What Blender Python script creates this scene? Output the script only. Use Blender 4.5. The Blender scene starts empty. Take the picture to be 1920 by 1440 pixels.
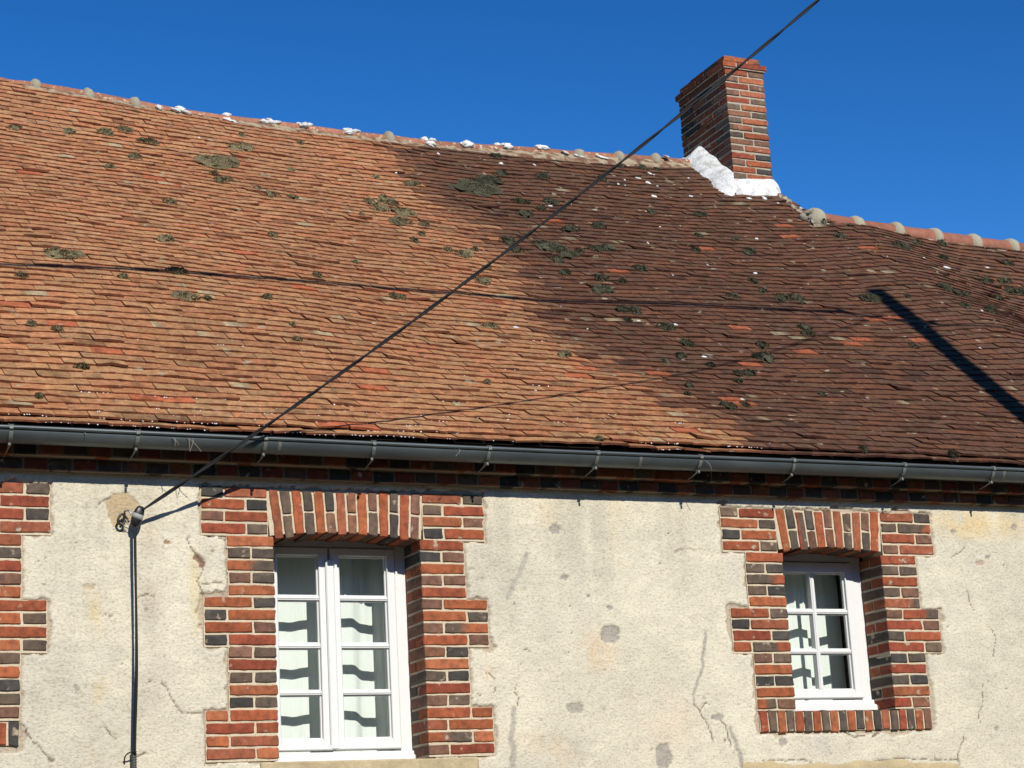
import bpy, math
import numpy as np
from mathutils import Vector

# ------------------------------------------------------------------ camera, world, sun
scene = bpy.context.scene
CAM = np.array([0.0, -9.364, 1.6])
M = np.array([[0.9093730767, 0.0539735819, 0.4124651011],
              [-0.4124515717, 0.2458892308, 0.8771671375],
              [-0.0540768742, -0.9677940580, 0.2458665350]])      # columns: right, down, forward
FPX = 3782.78
cd = bpy.data.cameras.new('camera'); cam = bpy.data.objects.new('camera', cd)
scene.collection.objects.link(cam); scene.camera = cam
from mathutils import Matrix
R = Matrix(((M[0,0], -M[0,1], -M[0,2]), (M[1,0], -M[1,1], -M[1,2]), (M[2,0], -M[2,1], -M[2,2])))
cam.matrix_world = Matrix.Translation(Vector(CAM)) @ R.to_4x4()
cd.sensor_width = 36.0; cd.lens = FPX*36.0/1920.0; cd.clip_start = 0.1; cd.clip_end = 2000
SUN_AZ, SUN_EL = math.radians(-1.5), math.radians(32.8)
L = np.array([math.sin(SUN_AZ)*math.cos(SUN_EL), -math.cos(SUN_AZ)*math.cos(SUN_EL), math.sin(SUN_EL)])
w = bpy.data.worlds.new('World'); scene.world = w; w.use_nodes = True
nt = w.node_tree; sky = nt.nodes.new('ShaderNodeTexSky'); sky.sky_type = 'NISHITA'; sky.sun_disc = False
sky.sun_elevation = SUN_EL; sky.sun_rotation = math.pi; sky.air_density = 1.0; sky.dust_density = 0.0; sky.ozone_density = 1.8
sky.altitude = 1500
gm_ = nt.nodes.new('ShaderNodeGamma'); gm_.inputs[1].default_value = 1.6
nt.links.new(sky.outputs[0], gm_.inputs[0]); hs_ = nt.nodes.new('ShaderNodeHueSaturation'); hs_.inputs['Saturation'].default_value = 1.15
nt.links.new(gm_.outputs[0], hs_.inputs['Color']); nt.links.new(hs_.outputs[0], nt.nodes['Background'].inputs[0]); nt.nodes['Background'].inputs[1].default_value = 0.046
sd = bpy.data.lights.new('sun', 'SUN'); sd.energy = 4.6; sd.angle = math.radians(0.5); sd.color = (1.0, 0.95, 0.86)
so = bpy.data.objects.new('sun', sd); scene.collection.objects.link(so)
so.rotation_euler = Vector((-L[0], -L[1], -L[2])).to_track_quat('-Z', 'Y').to_euler(); so.location = (0, -20, 20)
scene.view_settings.view_transform = 'Standard'; scene.view_settings.look = 'None'
scene.view_settings.exposure = 0.3; scene.view_settings.gamma = 1.0

# ------------------------------------------------------------------ maths helpers
rng = np.random.default_rng(7)
def onY(px, py, y):
    r = M @ np.array([(px-960)/FPX, (py-720)/FPX, 1.0]); return CAM + (y-CAM[1])/r[1]*r
def unit(v): v = np.asarray(v, float); return v/np.linalg.norm(v)
_tabs = {}
def vnoise(x, y, seed=0):
    """smooth value noise, 0..1"""
    if seed not in _tabs: _tabs[seed] = np.random.default_rng(1000+seed).random((256, 256))
    T = _tabs[seed]; x = np.asarray(x, float); y = np.asarray(y, float)
    xi = np.floor(x).astype(int); yi = np.floor(y).astype(int); fx = x-xi; fy = y-yi
    fx = fx*fx*(3-2*fx); fy = fy*fy*(3-2*fy)
    a = T[xi % 256, yi % 256]; b = T[(xi+1) % 256, yi % 256]; c = T[xi % 256, (yi+1) % 256]; d = T[(xi+1) % 256, (yi+1) % 256]
    return (a*(1-fx)+b*fx)*(1-fy)+(c*(1-fx)+d*fx)*fy
def fbm(x, y, seed=0, o=4):
    s = 0; a = .5; t = 0
    for i in range(o): s = s+a*vnoise(np.asarray(x)*2**i, np.asarray(y)*2**i, seed+i); t += a; a *= .5
    return s/t
def smooth(e0, e1, x):
    t = np.clip((x-e0)/(e1-e0), 0, 1); return t*t*(3-2*t)

GX = [-2, 0, 2.4, 3.2, 4.5, 6, 7, 8.2, 8.9, 9.2, 9.6, 10.5, 12, 20]
GZ = [.06, .08, .105, .062, 0, 0, .03, .09, .14, .11, .06, .02, 0, 0]
_gx = np.linspace(-2, 20, 441); _gz = np.interp(_gx, GX, GZ)
_k = np.exp(-np.linspace(-2, 2, 17)**2); _k /= _k.sum(); _gz = np.convolve(np.pad(_gz, 8, 'edge'), _k, 'valid')
def Z(x, y):
    """height of the sagging roof plane"""
    u = np.maximum(y+.26, 0)
    return (3.83+.6656*u+.0157*u*u+np.interp(x, _gx, _gz)*smooth(-.6, 1.7, y)
            -.026*(1-smooth(1.5, 6.0, np.asarray(x, float)))*(1-smooth(-.2, 1.2, y))
            + (.050+.055*(1-smooth(2.6, 4.8, np.asarray(x, float))))*smooth(3.5, 4.45, y)+.085*smooth(2.1, 3.5, y)*smooth(8.7, 9.3, x)
            + .05*np.interp(x, [8.0, 8.9, 9.3, 9.9, 10.8, 12], [0, 1, .5, -.9, -.7, 0])*np.exp(-((np.asarray(y)-2.0)/1.1)**2)
            + .05*(fbm(np.asarray(x)*.9, np.asarray(y)*.9, 40, 2)-.5)*smooth(-.2, 1, y))
def onR(px, py):
    r = M @ np.array([(px-960)/FPX, (py-720)/FPX, 1.0]); lo = (-.25-CAM[1])/r[1]; hi = (4.7-CAM[1])/r[1]
    for _ in range(40):
        m = (lo+hi)/2; p = CAM+m*r
        if p[2] > Z(p[0], p[1]): lo = m
        else: hi = m
    return CAM+lo*r

# ------------------------------------------------------------------ mesh helpers
col = scene.collection
class MB:
    def __init__(s): s.v = []; s.f = []; s.c = []; s.n = 0
    def add(s, verts, faces, c=None):
        verts = np.asarray(verts, float).reshape(-1, 3); s.v.append(verts)
        s.f.extend([tuple(int(i)+s.n for i in f) for f in faces])
        c = np.array([1, 1, 1.]) if c is None else np.asarray(c, float)
        if c.ndim == 1: c = np.tile(c, (len(verts), 1))
        s.c.append(c); s.n += len(verts)
    def build(s, name, mat, parent=None, smooth=False, label=None):
        v = np.concatenate(s.v) if s.v else np.zeros((0, 3)); me = bpy.data.meshes.new(name)
        me.from_pydata(v.tolist(), [], s.f)
        ca = me.color_attributes.new('Col', 'FLOAT_COLOR', 'POINT')
        c = np.concatenate(s.c); c = np.concatenate([c, np.ones((len(c), 1))], 1).astype(np.float32)
        ca.data.foreach_set('color', c.ravel())
        if smooth: me.polygons.foreach_set('use_smooth', [True]*len(me.polygons))
        me.materials.append(mat); me.update(); me.validate()
        o = bpy.data.objects.new(name, me); col.objects.link(o)
        if parent is not None: o.parent = parent
        if label: o['label'] = label
        return o
def grid_faces(nu, nv, off=0):
    f = []
    for i in range(nu-1):
        for j in range(nv-1):
            a = off+i*nv+j; f.append((a, a+nv, a+nv+1, a+1))
    return f
def box(mb, x0, x1, y0, y1, z0, z1, c=None, b=0.003):
    """chamfered box"""
    b = min(b, (x1-x0)/3, (y1-y0)/3, (z1-z0)/3)
    X = (x0, x1); Y = (y0, y1); Zz = (z0, z1); v = []; idx = {}
    for i in (0, 1):
        for j in (0, 1):
            for k in (0, 1):
                sx, sy, sz = (b, -b)[i], (b, -b)[j], (b, -b)[k]
                for ax in range(3):
                    p = [X[i]+sx, Y[j]+sy, Zz[k]+sz]; p[ax] = (X[i], Y[j], Zz[k])[ax]
                    idx[(i, j, k, ax)] = len(v); v.append(p)
    f = []
    g = lambda *a: idx[a]
    f.append((g(0,0,0,0), g(0,0,1,0), g(0,1,1,0), g(0,1,0,0))); f.append((g(1,0,0,0), g(1,1,0,0), g(1,1,1,0), g(1,0,1,0)))
    f.append((g(0,0,0,1), g(1,0,0,1), g(1,0,1,1), g(0,0,1,1))); f.append((g(0,1,0,1), g(0,1,1,1), g(1,1,1,1), g(1,1,0,1)))
    f.append((g(0,0,0,2), g(0,1,0,2), g(1,1,0,2), g(1,0,0,2))); f.append((g(0,0,1,2), g(1,0,1,2), g(1,1,1,2), g(0,1,1,2)))
    for i in (0, 1):
        for j in (0, 1): f.append((g(i,j,0,0), g(i,j,1,0), g(i,j,1,1), g(i,j,0,1)))
        for k in (0, 1): f.append((g(i,0,k,0), g(i,1,k,0), g(i,1,k,2), g(i,0,k,2)))
    for j in (0, 1):
        for k in (0, 1): f.append((g(0,j,k,1), g(1,j,k,1), g(1,j,k,2), g(0,j,k,2)))
    for i in (0, 1):
        for j in (0, 1):
            for k in (0, 1): f.append((g(i,j,k,0), g(i,j,k,1), g(i,j,k,2)))
    mb.add(v, f, c)
def frame_of(T):
    T = unit(T); a = np.array([0, 0, 1.]) if abs(T[2]) < .9 else np.array([1., 0, 0])
    N = unit(np.cross(a, T)); return N, np.cross(T, N)
def tube(mb, pts, r, n=8, c=None, cap=True):
    pts = np.asarray(pts, float); m = len(pts); r = np.broadcast_to(np.asarray(r, float), (m,)); v = []
    T = np.gradient(pts, axis=0); N, B = frame_of(T[0])
    for i in range(m):
        t = unit(T[i]); N = unit(N-t*(N@t)); B = np.cross(t, N)
        for k in range(n):
            a = 2*math.pi*k/n; v.append(pts[i]+r[i]*(math.cos(a)*N+math.sin(a)*B))
    f = [(i*n+k, i*n+(k+1) % n, (i+1)*n+(k+1) % n, (i+1)*n+k) for i in range(m-1) for k in range(n)]
    if cap: f += [tuple(range(n))[::-1], tuple((m-1)*n+k for k in range(n))]
    mb.add(v, f, c)
def ctube(pts, n=6):
    """smooth polyline through points (Catmull-Rom)"""
    P = np.asarray(pts, float); P = np.vstack([2*P[0]-P[1], P, 2*P[-1]-P[-2]]); out = []
    for i in range(1, len(P)-2):
        for t in np.linspace(0, 1, n, endpoint=False):
            out.append(.5*((2*P[i])+(-P[i-1]+P[i+1])*t+(2*P[i-1]-5*P[i]+4*P[i+1]-P[i+2])*t*t+(-P[i-1]+3*P[i]-3*P[i+1]+P[i+2])*t**3))
    out.append(P[-2]); return np.array(out)
_S = None
def blob(mb, cen, ax, amp=.25, seed=0, c=None, nu=10, nv=14):
    """lumpy ellipsoid; ax = 3x3 rows of half axes"""
    v = []; r = np.random.default_rng(seed); ph = r.random(6)*20
    for i in range(nu+1):
        th = math.pi*i/nu
        for j in range(nv):
            p = 2*math.pi*j/nv; d = np.array([math.sin(th)*math.cos(p), math.sin(th)*math.sin(p), math.cos(th)])
            k = 1+amp*(float(vnoise(d[0]*2.2+ph[0], d[1]*2.2+d[2]*3.1+ph[1], 3))*2-1)+amp*.5*(float(vnoise(d[0]*5+ph[2]-d[2]*4, d[1]*5+ph[3], 4))*2-1)
            v.append(cen+k*(d @ ax))
    f = [(i*nv+j, i*nv+(j+1) % nv, (i+1)*nv+(j+1) % nv, (i+1)*nv+j) for i in range(nu) for j in range(nv)]
    mb.add(v, f, c)

# ------------------------------------------------------------------ materials
def mat(name, base=(.8, .8, .8), rough=.8, metal=0, attr=False, noises=(), bump=(), spec=.3, stretch=(1, 1, 1), extra=None):
    """noises: (scale, detail, lo, hi, blacklevel, whitelevel) multiply the base; bump: (scale, detail, strength, distance)"""
    m = bpy.data.materials.new(name); m.use_nodes = True; n = m.node_tree; ln = n.links.new
    b = n.nodes['Principled BSDF']; b.inputs['Roughness'].default_value = rough; b.inputs['Metallic'].default_value = metal
    b.inputs['Specular IOR Level'].default_value = spec
    tc = n.nodes.new('ShaderNodeTexCoord'); mp = n.nodes.new('ShaderNodeMapping'); mp.inputs['Scale'].default_value = stretch
    ln(tc.outputs['Object'], mp.inputs[0])
    if attr:
        a = n.nodes.new('ShaderNodeAttribute'); a.attribute_name = 'Col'; cur = a.outputs['Color']
    else:
        a = n.nodes.new('ShaderNodeRGB'); a.outputs[0].default_value = (*base, 1); cur = a.outputs[0]
    for (sc, det, lo, hi, c0, c1) in noises:
        t = n.nodes.new('ShaderNodeTexNoise'); t.inputs['Scale'].default_value = sc; t.inputs['Detail'].default_value = det
        t.inputs['Roughness'].default_value = .6; ln(mp.outputs[0], t.inputs['Vector'])
        r = n.nodes.new('ShaderNodeValToRGB'); r.color_ramp.elements[0].position = lo; r.color_ramp.elements[1].position = hi
        r.color_ramp.elements[0].color = (*c0, 1); r.color_ramp.elements[1].color = (*c1, 1); ln(t.outputs['Fac'], r.inputs[0])
        x = n.nodes.new('ShaderNodeMix'); x.data_type = 'RGBA'; x.blend_type = 'MULTIPLY'; x.inputs[0].default_value = 1
        ln(cur, x.inputs[6]); ln(r.outputs[0], x.inputs[7]); cur = x.outputs[2]
    if extra: cur = extra(n, mp, cur)
    ln(cur, b.inputs['Base Color'])
    prev = None
    for (sc, det, st, ds) in bump:
        t = n.nodes.new('ShaderNodeTexNoise'); t.inputs['Scale'].default_value = sc; t.inputs['Detail'].default_value = det
        t.inputs['Roughness'].default_value = .65; ln(mp.outputs[0], t.inputs['Vector'])
        k = n.nodes.new('ShaderNodeBump'); k.inputs['Strength'].default_value = st; k.inputs['Distance'].default_value = ds
        ln(t.outputs['Fac'], k.inputs['Height'])
        if prev: ln(prev, k.inputs['Normal'])
        prev = k.outputs[0]
    if prev: ln(prev, b.inputs['Normal'])
    return m
def spots(scale, lo, hi, colr, det=3):
    def fn(n, mp, cur):
        t = n.nodes.new('ShaderNodeTexNoise'); t.inputs['Scale'].default_value = scale; t.inputs['Detail'].default_value = det
        n.links.new(mp.outputs[0], t.inputs['Vector'])
        r = n.nodes.new('ShaderNodeMapRange'); r.inputs[1].default_value = lo; r.inputs[2].default_value = hi
        n.links.new(t.outputs['Fac'], r.inputs[0])
        x = n.nodes.new('ShaderNodeMix'); x.data_type = 'RGBA'; n.links.new(r.outputs[0], x.inputs[0])
        n.links.new(cur, x.inputs[6]); x.inputs[7].default_value = (*colr, 1); return x.outputs[2]
    return fn
W1, B0 = (1, 1, 1), (0, 0, 0)
m_stucco = mat('rough_cast_plaster', attr=True, rough=.95, spec=.1, stretch=(.8, 1, 1.15),
               noises=[(85, 3, .36, .50, (.77, .75, .71), W1), (9, 4, .3, .7, (.9, .89, .88), (1.06, 1.05, 1.02))],
               bump=[(70, 3, .8, .006), (190, 2, .4, .002)])
m_brick = mat('fired_brick', attr=True, rough=.85, spec=.2,
              noises=[(30, 6, .3, .7, (.60, .60, .62), (1.28, 1.22, 1.15)), (160, 2, .28, .42, (.6, .6, .6), W1)],
              bump=[(120, 4, .5, .002), (420, 2, .3, .001)], extra=spots(17, .64, .72, (.36, .29, .21), 6))
m_mortar = mat('lime_mortar', attr=True, rough=.95, spec=.1, noises=[(130, 3, .3, .6, (.77, .75, .71), W1)], bump=[(140, 3, .8, .004)])
m_tile = mat('clay_roof_tile', attr=True, rough=.85, spec=.25,
             noises=[(26, 5, .32, .68, (.62, .66, .62), (1.28, 1.26, 1.2)), (110, 4, .32, .52, (.60, .60, .58), W1)],
             bump=[(90, 4, .5, .003)], extra=spots(13, .66, .73, (.30, .27, .19), 6))
m_ridge = mat('ridge_tile_clay', attr=True, rough=.8, spec=.25, noises=[(20, 5, .3, .7, (.7, .72, .7), (1.2, 1.15, 1.1))],
              bump=[(80, 4, .5, .004)], extra=spots(24, .58, .66, (.42, .38, .28), 5))
m_plainridge = mat('smooth_ridge_clay', attr=True, rough=.75, spec=.25, noises=[(14, 5, .3, .7, (.75, .76, .76), (1.2, 1.15, 1.1))],
              bump=[(60, 3, .25, .003)])
m_lime = mat('white_lime_render', (.62, .62, .60), .9, spec=.15, noises=[(14, 6, .36, .52, (.66, .65, .62), W1), (70, 3, .3, .5, (.8, .8, .78), W1)], bump=[(22, 4, .7, .02), (90, 3, .4, .005)])
m_moss = mat('moss', attr=True, rough=1, spec=.05, noises=[(150, 3, .3, .65, (.45, .5, .4), (1.4, 1.35, 1.2))], bump=[(200, 3, .9, .01)])
m_zinc = mat('zinc', (.095, .112, .115), .45, .5, spec=.5, noises=[(6, 5, .3, .7, (.66, .68, .70), (1.18, 1.18, 1.16)), (60, 3, .3, .5, (.9, .9, .9), W1)],
             bump=[(12, 3, .1, .01)], stretch=(.35, 1, 1.6))
m_iron = mat('weathered_zinc_strap', (.17, .18, .17), .65, .4, noises=[(70, 3, .3, .6, (.6, .58, .52), W1)])
m_paint = mat('white_window_paint', (.62, .63, .615), .45, spec=.4, noises=[(30, 5, .28, .45, (.93, .93, .92), W1)], bump=[(60, 3, .12, .002)])
m_stone = mat('pale_stone', (.44, .36, .23), .9, spec=.15, noises=[(14, 5, .3, .7, (.72, .70, .66), (1.1, 1.1, 1.06)), (120, 3, .3, .5, (.8, .8, .8), W1)], bump=[(90, 4, .6, .004)])
m_black = mat('black_cable_sheath', (.012, .012, .013), .6, spec=.25)
m_clampm = mat('black_plastic', (.010, .010, .011), .4, spec=.5)
m_steel = mat('dull_steel', (.35, .35, .34), .5, .8)
m_deck = mat('roof_underlay', (.02, .014, .012), 1)
m_room = mat('room_plaster', (.10, .095, .085), .9)
m_pole = mat('pole_concrete', (.32, .30, .27), .9, noises=[(20, 4, .3, .7, (.7, .7, .7), W1)])
m_drop = mat('white_glint_drop', (.86, .88, .9), .08, spec=1.0)  # white base stands in for sun glints on clear drops
m_plain = mat('ochre_smooth_render', (.44, .36, .22), .9, spec=.15, noises=[(5, 5, .3, .7, (.72, .72, .72), (1.12, 1.1, 1.05)), (90, 3, .3, .5, (.8, .8, .8), W1)], bump=[(110, 3, .5, .003)])
m_curt = bpy.data.materials.new('white_cotton'); m_curt.use_nodes = True
n = m_curt.node_tree; pb = n.nodes['Principled BSDF']; pb.inputs['Base Color'].default_value = (.84, .89, .85, 1); pb.inputs['Roughness'].default_value = .95
pb.inputs['Specular IOR Level'].default_value = 0.05
tr = n.nodes.new('ShaderNodeBsdfTranslucent'); tr.inputs[0].default_value = (.6, .64, .6, 1)
mx = n.nodes.new('ShaderNodeMixShader'); mx.inputs[0].default_value = .2
wv = n.nodes.new('ShaderNodeTexNoise'); wv.inputs['Scale'].default_value = 14; mpn = n.nodes.new('ShaderNodeMapping'); mpn.inputs['Scale'].default_value = (3.5, 1, .25)
tcn = n.nodes.new('ShaderNodeTexCoord'); n.links.new(tcn.outputs['Object'], mpn.inputs[0]); n.links.new(mpn.outputs[0], wv.inputs['Vector'])
bpn = n.nodes.new('ShaderNodeBump'); bpn.inputs['Strength'].default_value = .5; bpn.inputs['Distance'].default_value = .012
n.links.new(wv.outputs['Fac'], bpn.inputs['Height']); n.links.new(bpn.outputs[0], pb.inputs['Normal'])
n.links.new(pb.outputs[0], mx.inputs[1]); n.links.new(tr.outputs[0], mx.inputs[2]); n.links.new(mx.outputs[0], n.nodes['Material Output'].inputs[0])
m_glass = bpy.data.materials.new('window_glass'); m_glass.use_nodes = True
n = m_glass.node_tree; n.nodes.remove(n.nodes['Principled BSDF'])
t1 = n.nodes.new('ShaderNodeBsdfTransparent'); t1.inputs[0].default_value = (.95, .97, .96, 1)
g1 = n.nodes.new('ShaderNodeBsdfGlossy'); g1.inputs['Roughness'].default_value = 0.02; g1.inputs['Color'].default_value = (.8, .8, .8, 1)
fr = n.nodes.new('ShaderNodeFresnel'); fr.inputs[0].default_value = 1.5; mx = n.nodes.new('ShaderNodeMixShader')
gn = n.nodes.new('ShaderNodeTexNoise'); gn.inputs['Scale'].default_value = 5; gb = n.nodes.new('ShaderNodeBump'); gb.inputs['Strength'].default_value = .15; gb.inputs['Distance'].default_value = .01
n.links.new(gn.outputs['Fac'], gb.inputs['Height']); n.links.new(gb.outputs[0], g1.inputs['Normal'])
n.links.new(fr.outputs[0], mx.inputs[0]); n.links.new(t1.outputs[0], mx.inputs[1]); n.links.new(g1.outputs[0], mx.inputs[2])
n.links.new(mx.outputs[0], n.nodes['Material Output'].inputs[0])

def empty(name, loc=(0, 0, 0), parent=None):
    o = bpy.data.objects.new(name, None); col.objects.link(o); o.location = loc
    if parent is not None: o.parent = parent
    return o
def tag(o, label=None, cat=None, group=None, kind=None):
    if label: o['label'] = label
    if cat: o['category'] = cat
    if group: o['group'] = group
    if kind: o['kind'] = kind
    return o

# ------------------------------------------------------------------ ground
XA, XB = -2.0, 15.0
g = MB(); g.add([(-150, -150, 0), (150, -150, 0), (150, 150, 0), (-150, 150, 0)], [(0, 1, 2, 3)])
m_ground = mat('street_asphalt', (.12, .10, .075), .95, noises=[(3, 5, .3, .7, (.8, .8, .8), W1)], bump=[(60, 3, .4, .01)])
tag(g.build('road', m_ground), kind='structure')
g = MB(); box(g, -60, 60, -1.6, -0.02, -.05, .12, b=.01)
tag(g.build('pavement', mat('pavement_concrete', (.20, .17, .125), .9, noises=[(4, 5, .3, .7, (.8, .8, .8), W1)])), kind='structure')

house = empty('house', (5, 4, 0))
tag(house, 'old rough plastered house with brick window surrounds under a sagging clay tile roof', 'house')
house_off = Vector((5, 4, 0))
def fix(o):   # parts are modelled in world space, their parent stands at the house's base
    o.matrix_parent_inverse = Matrix.Translation(-house_off); return o

# ------------------------------------------------------------------ bricks
REDS = [(.275, .078, .035), (.30, .094, .040), (.25, .070, .034), (.315, .108, .050), (.27, .090, .048), (.23, .058, .031)]
DARK = [(.082, .066, .052), (.098, .075, .056), (.066, .057, .049), (.118, .084, .060), (.050, .047, .043)]
BROWN = [(.15, .080, .055), (.18, .085, .05)]
def bcol(ch):
    if ch in 'Rr': c = REDS[rng.integers(len(REDS))]
    elif ch == 'b': c = BROWN[rng.integers(2)]
    else: c = DARK[rng.integers(len(DARK))] if rng.random() > .24 else BROWN[0]
    return np.array(c)*rng.uniform(.85, 1.15)
def brick(mb, quad, fn, depth, c, proud=0.0):
    """rough brick; quad (bl,br,tr,tl) in face coords, fn(u,v,w)->world, w into the wall"""
    bl, br, tr, tl = [np.array(q, float)+rng.normal(0, .0011, 2) for q in quad]
    Lu = np.linalg.norm(br-bl); Lv = np.linalg.norm(tl-bl); e = .0038
    nu = max(3, int(Lu/.028)); nv = max(3, int(Lv/.028))
    us = np.concatenate([[0], np.linspace(e/Lu, 1-e/Lu, nu), [1]]); vs = np.concatenate([[0], np.linspace(e/Lv, 1-e/Lv, nv), [1]])
    NU, NV = len(us), len(vs); v = []; cc = []
    y0 = -proud-rng.uniform(0, .003); tilt = rng.normal(0, .001, 2); sd_ = rng.random()*200
    mixed = rng.random() < .16; c2 = np.array(DARK[1]) if c[0] > .2 else c*1.25; cut = rng.uniform(.2, .8); sgn = rng.choice([-1, 1])
    for i, u in enumerate(us):
        for j, t in enumerate(vs):
            p = (bl*(1-u)+br*u)*(1-t)+(tl*(1-u)+tr*u)*t
            edge = (i in (0, NU-1)) or (j in (0, NV-1))
            nz = float(vnoise(p[0]*45+sd_, p[1]*45, 9))-.5
            q = p+(rng.normal(0, .0014, 2) if edge else 0)
            corner = (i in (0, NU-1)) and (j in (0, NV-1))
            if corner: q = q+((bl+br+tr+tl)/4-q)*.05
            v.append(fn(q[0], q[1], y0+(.004 if edge else 0)+nz*.0022+tilt[0]*(u-.5)+tilt[1]*(t-.5)))
            k = smooth(-.12, .12, sgn*(u-cut)+nz*.2) if mixed else 0
            cc.append(c*(1-k)+c2*k)
    f = grid_faces(NU, NV); ring = [(i, 0) for i in range(NU)]+[(NU-1, j) for j in range(1, NV)]+[(i, NV-1) for i in range(NU-2, -1, -1)]+[(0, j) for j in range(NV-2, 0, -1)]
    base = len(v)
    for (i, j) in ring:
        u, t = us[i], vs[j]; p = (bl*(1-u)+br*u)*(1-t)+(tl*(1-u)+tr*u)*t
        v.append(fn(p[0], p[1], depth)); cc.append(cc[i*NV+j])
    m = len(ring)
    for k in range(m):
        a = ring[k][0]*NV+ring[k][1]; b = ring[(k+1) % m][0]*NV+ring[(k+1) % m][1]
        f.append((a, b, base+(k+1) % m, base+k))
    f.append(tuple(base+k for k in range(m)))
    mb.add(v, f, np.array(cc))
def rect(u0, u1, v0, v1): return [(u0, v0), (u1, v0), (u1, v1), (u0, v1)]
FRONT = lambda u, v, w_: (u, w_, v)

RECTS = []        # outlines of all brickwork on the front, for the plaster's ragged edge
HOLES = []        # openings
MC = np.array([.56, .475, .345])
RD = .205         # depth of the reveals
def surround(xl, xr, ztop, pitch, left, right, head, arch, zend, zmid, sill):
    bb, mm = MB(), MB(); n_ = len(left); J = .0115
    hw = .108
    for side in (0, 1):
        rows = left if side == 0 else right
        for k, row in enumerate(rows):
            z1 = ztop-k*pitch; z0 = z1-pitch+J
            jig = rng.normal(0, .003)
            if k < 4: w_ = head; x_in = (xl-.030) if side == 0 else (xr+.026)
            else: w_ = .236 if len(row) == 1 or row in ('dd', 'bd', 'db', 'rb', 'rr') else .358; x_in = xl if side == 0 else xr
            w_ += jig
            sg = -1 if side == 0 else 1
            seq = row if side == 1 else row[::-1]       # from the jamb outwards
            if k >= 4 and len(row) == 2 and row not in ('dd', 'bd', 'db', 'rb', 'rr'):
                ws = [hw, .236] if seq[0] in 'drb' and seq[1] == 'R' else [.236, hw]
            elif k < 4: ws = [w_-hw-J-.004, hw] if seq[0] == 'R' else [hw-.006, w_-hw-J+.002]
            elif len(row) == 1: ws = [w_]
            else: ws = [hw+.003, w_-hw-.003-J]
            x = x_in
            for q, (ch, bw) in enumerate(zip(seq, ws)):
                a, b_ = sorted((x, x+sg*bw)); deep = .104 if bw > .15 else RD+.004
                brick(bb, rect(a, b_, z0, z1), FRONT, deep, bcol(ch), .009)
                if q == 0 and bw > .15 and k >= 4:       # second header behind, seen in the reveal
                    box(bb, x if sg > 0 else x-.1, x+.1 if sg > 0 else x, .115, RD+.004, z0+.001, z1-.001, bcol('d' if rng.random() < .5 else 'R'), .004)
                x += sg*(bw+J)
            a, b_ = sorted((x_in+sg*(.004 if k >= 4 else -.004), x-sg*J+sg*.004))
            box(mm, a, b_, -.0035+rng.uniform(-.001, .001), RD, z0-J-.0005, z1-.0005, MC*rng.uniform(.93, 1.05), .0008)
            RECTS.append((a-.002, b_+.002, z0-J, z1))
    # flat arch
    nc = len(arch); xt0, xt1 = xl-.026, xr+.018; xb0, xb1 = xl+.002, xr+.0
    zt = lambda u: ztop-.004
    zb = lambda u: zend+(zmid-zend)*(1-(2*u-1)**2)
    for k, ch in enumerate(arch):
        u0, u1 = k/nc, (k+1)/nc; g_ = .0055
        B0_, B1_ = xb0+(xb1-xb0)*u0+g_, xb0+(xb1-xb0)*u1-g_; T0, T1 = xt0+(xt1-xt0)*u0+g_, xt0+(xt1-xt0)*u1-g_
        jb = rng.normal(0, .004); jt = rng.normal(0, .005)
        zb0, zb1, ztt = zb(u0)+jb, zb(u1)+jb, ztop-.004+jt
        if ch == 'R': brick(bb, [(B0_, zb0), (B1_, zb1), (T1, ztt), (T0, ztt)], FRONT, RD-.01, bcol('R'), .009)
        else:
            s = .5+rng.normal(0, .02); lerp = lambda a, b_, t: (a[0]+(b_[0]-a[0])*t, a[1]+(b_[1]-a[1])*t)
            for (t0, t1) in ((0, s-.024), (s+.024, 1)):
                brick(bb, [lerp((B0_, zb0), (T0, ztt), t0), lerp((B1_, zb1), (T1, ztt), t0), lerp((B1_, zb1), (T1, ztt), t1), lerp((B0_, zb0), (T0, ztt), t1)],
                      FRONT, RD-.01 if t0 == 0 else .1, bcol(ch), .009)
    us = np.linspace(0, 1, 15); v = []
    for u in us:
        for (y_, up) in ((-.0035, 0), (-.0035, 1), (RD, 1), (RD, 0)):
            v.append((xb0-.02+(xb1-xb0+.03)*u if not up else xt0-.012+(xt1-xt0+.02)*u, y_, zb(u)+.013 if not up else ztop-.002))
    f = [(i*4+k, i*4+(k+1) % 4, (i+1)*4+(k+1) % 4, (i+1)*4+k) for i in range(14) for k in range(4)]+[(0, 1, 2, 3), (56, 59, 58, 57)]
    mm.add(v, f, MC*.97)
    RECTS.append((xl-.03, xr+.03, zend, ztop))
    zbot = ztop-n_*pitch
    if sill:
        x0s, x1s = xl-.236, xr+.236; nc = 20; p = (x1s-x0s)/nc; zs = zbot-.006
        for k in range(nc):
            brick(bb, rect(x0s+k*p+.004, x0s+(k+1)*p-.0045, zs-.108+rng.normal(0, .003), zs+rng.normal(0, .002)), FRONT, RD+.03, bcol('R' if k % 2 == 0 else 'd'), .013)
        box(mm, x0s+.003, x1s-.003, -.006, RD+.028, zs-.106, zs-.004, MC, .001)
        RECTS.append((x0s, x1s, zs-.115, zbot)); zbot = zs
    HOLES.append((xl, xr, zbot, zend))
    return bb, mm
S2L = ['dR', 'Rd', 'dR', 'Rd', 'R', 'dd', 'R', 'dd', 'R', 'Rd', 'dR', 'Rd', 'rR', 'dd', 'R', 'dd', 'R', 'rb']
S2R = ['Rd', 'dR', 'Rd', 'dR', 'R', 'dd', 'R', 'dd', 'R', 'dR', 'Rd', 'dR', 'Rd', 'dd', 'R', 'dd', 'R', 'rb']
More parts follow.
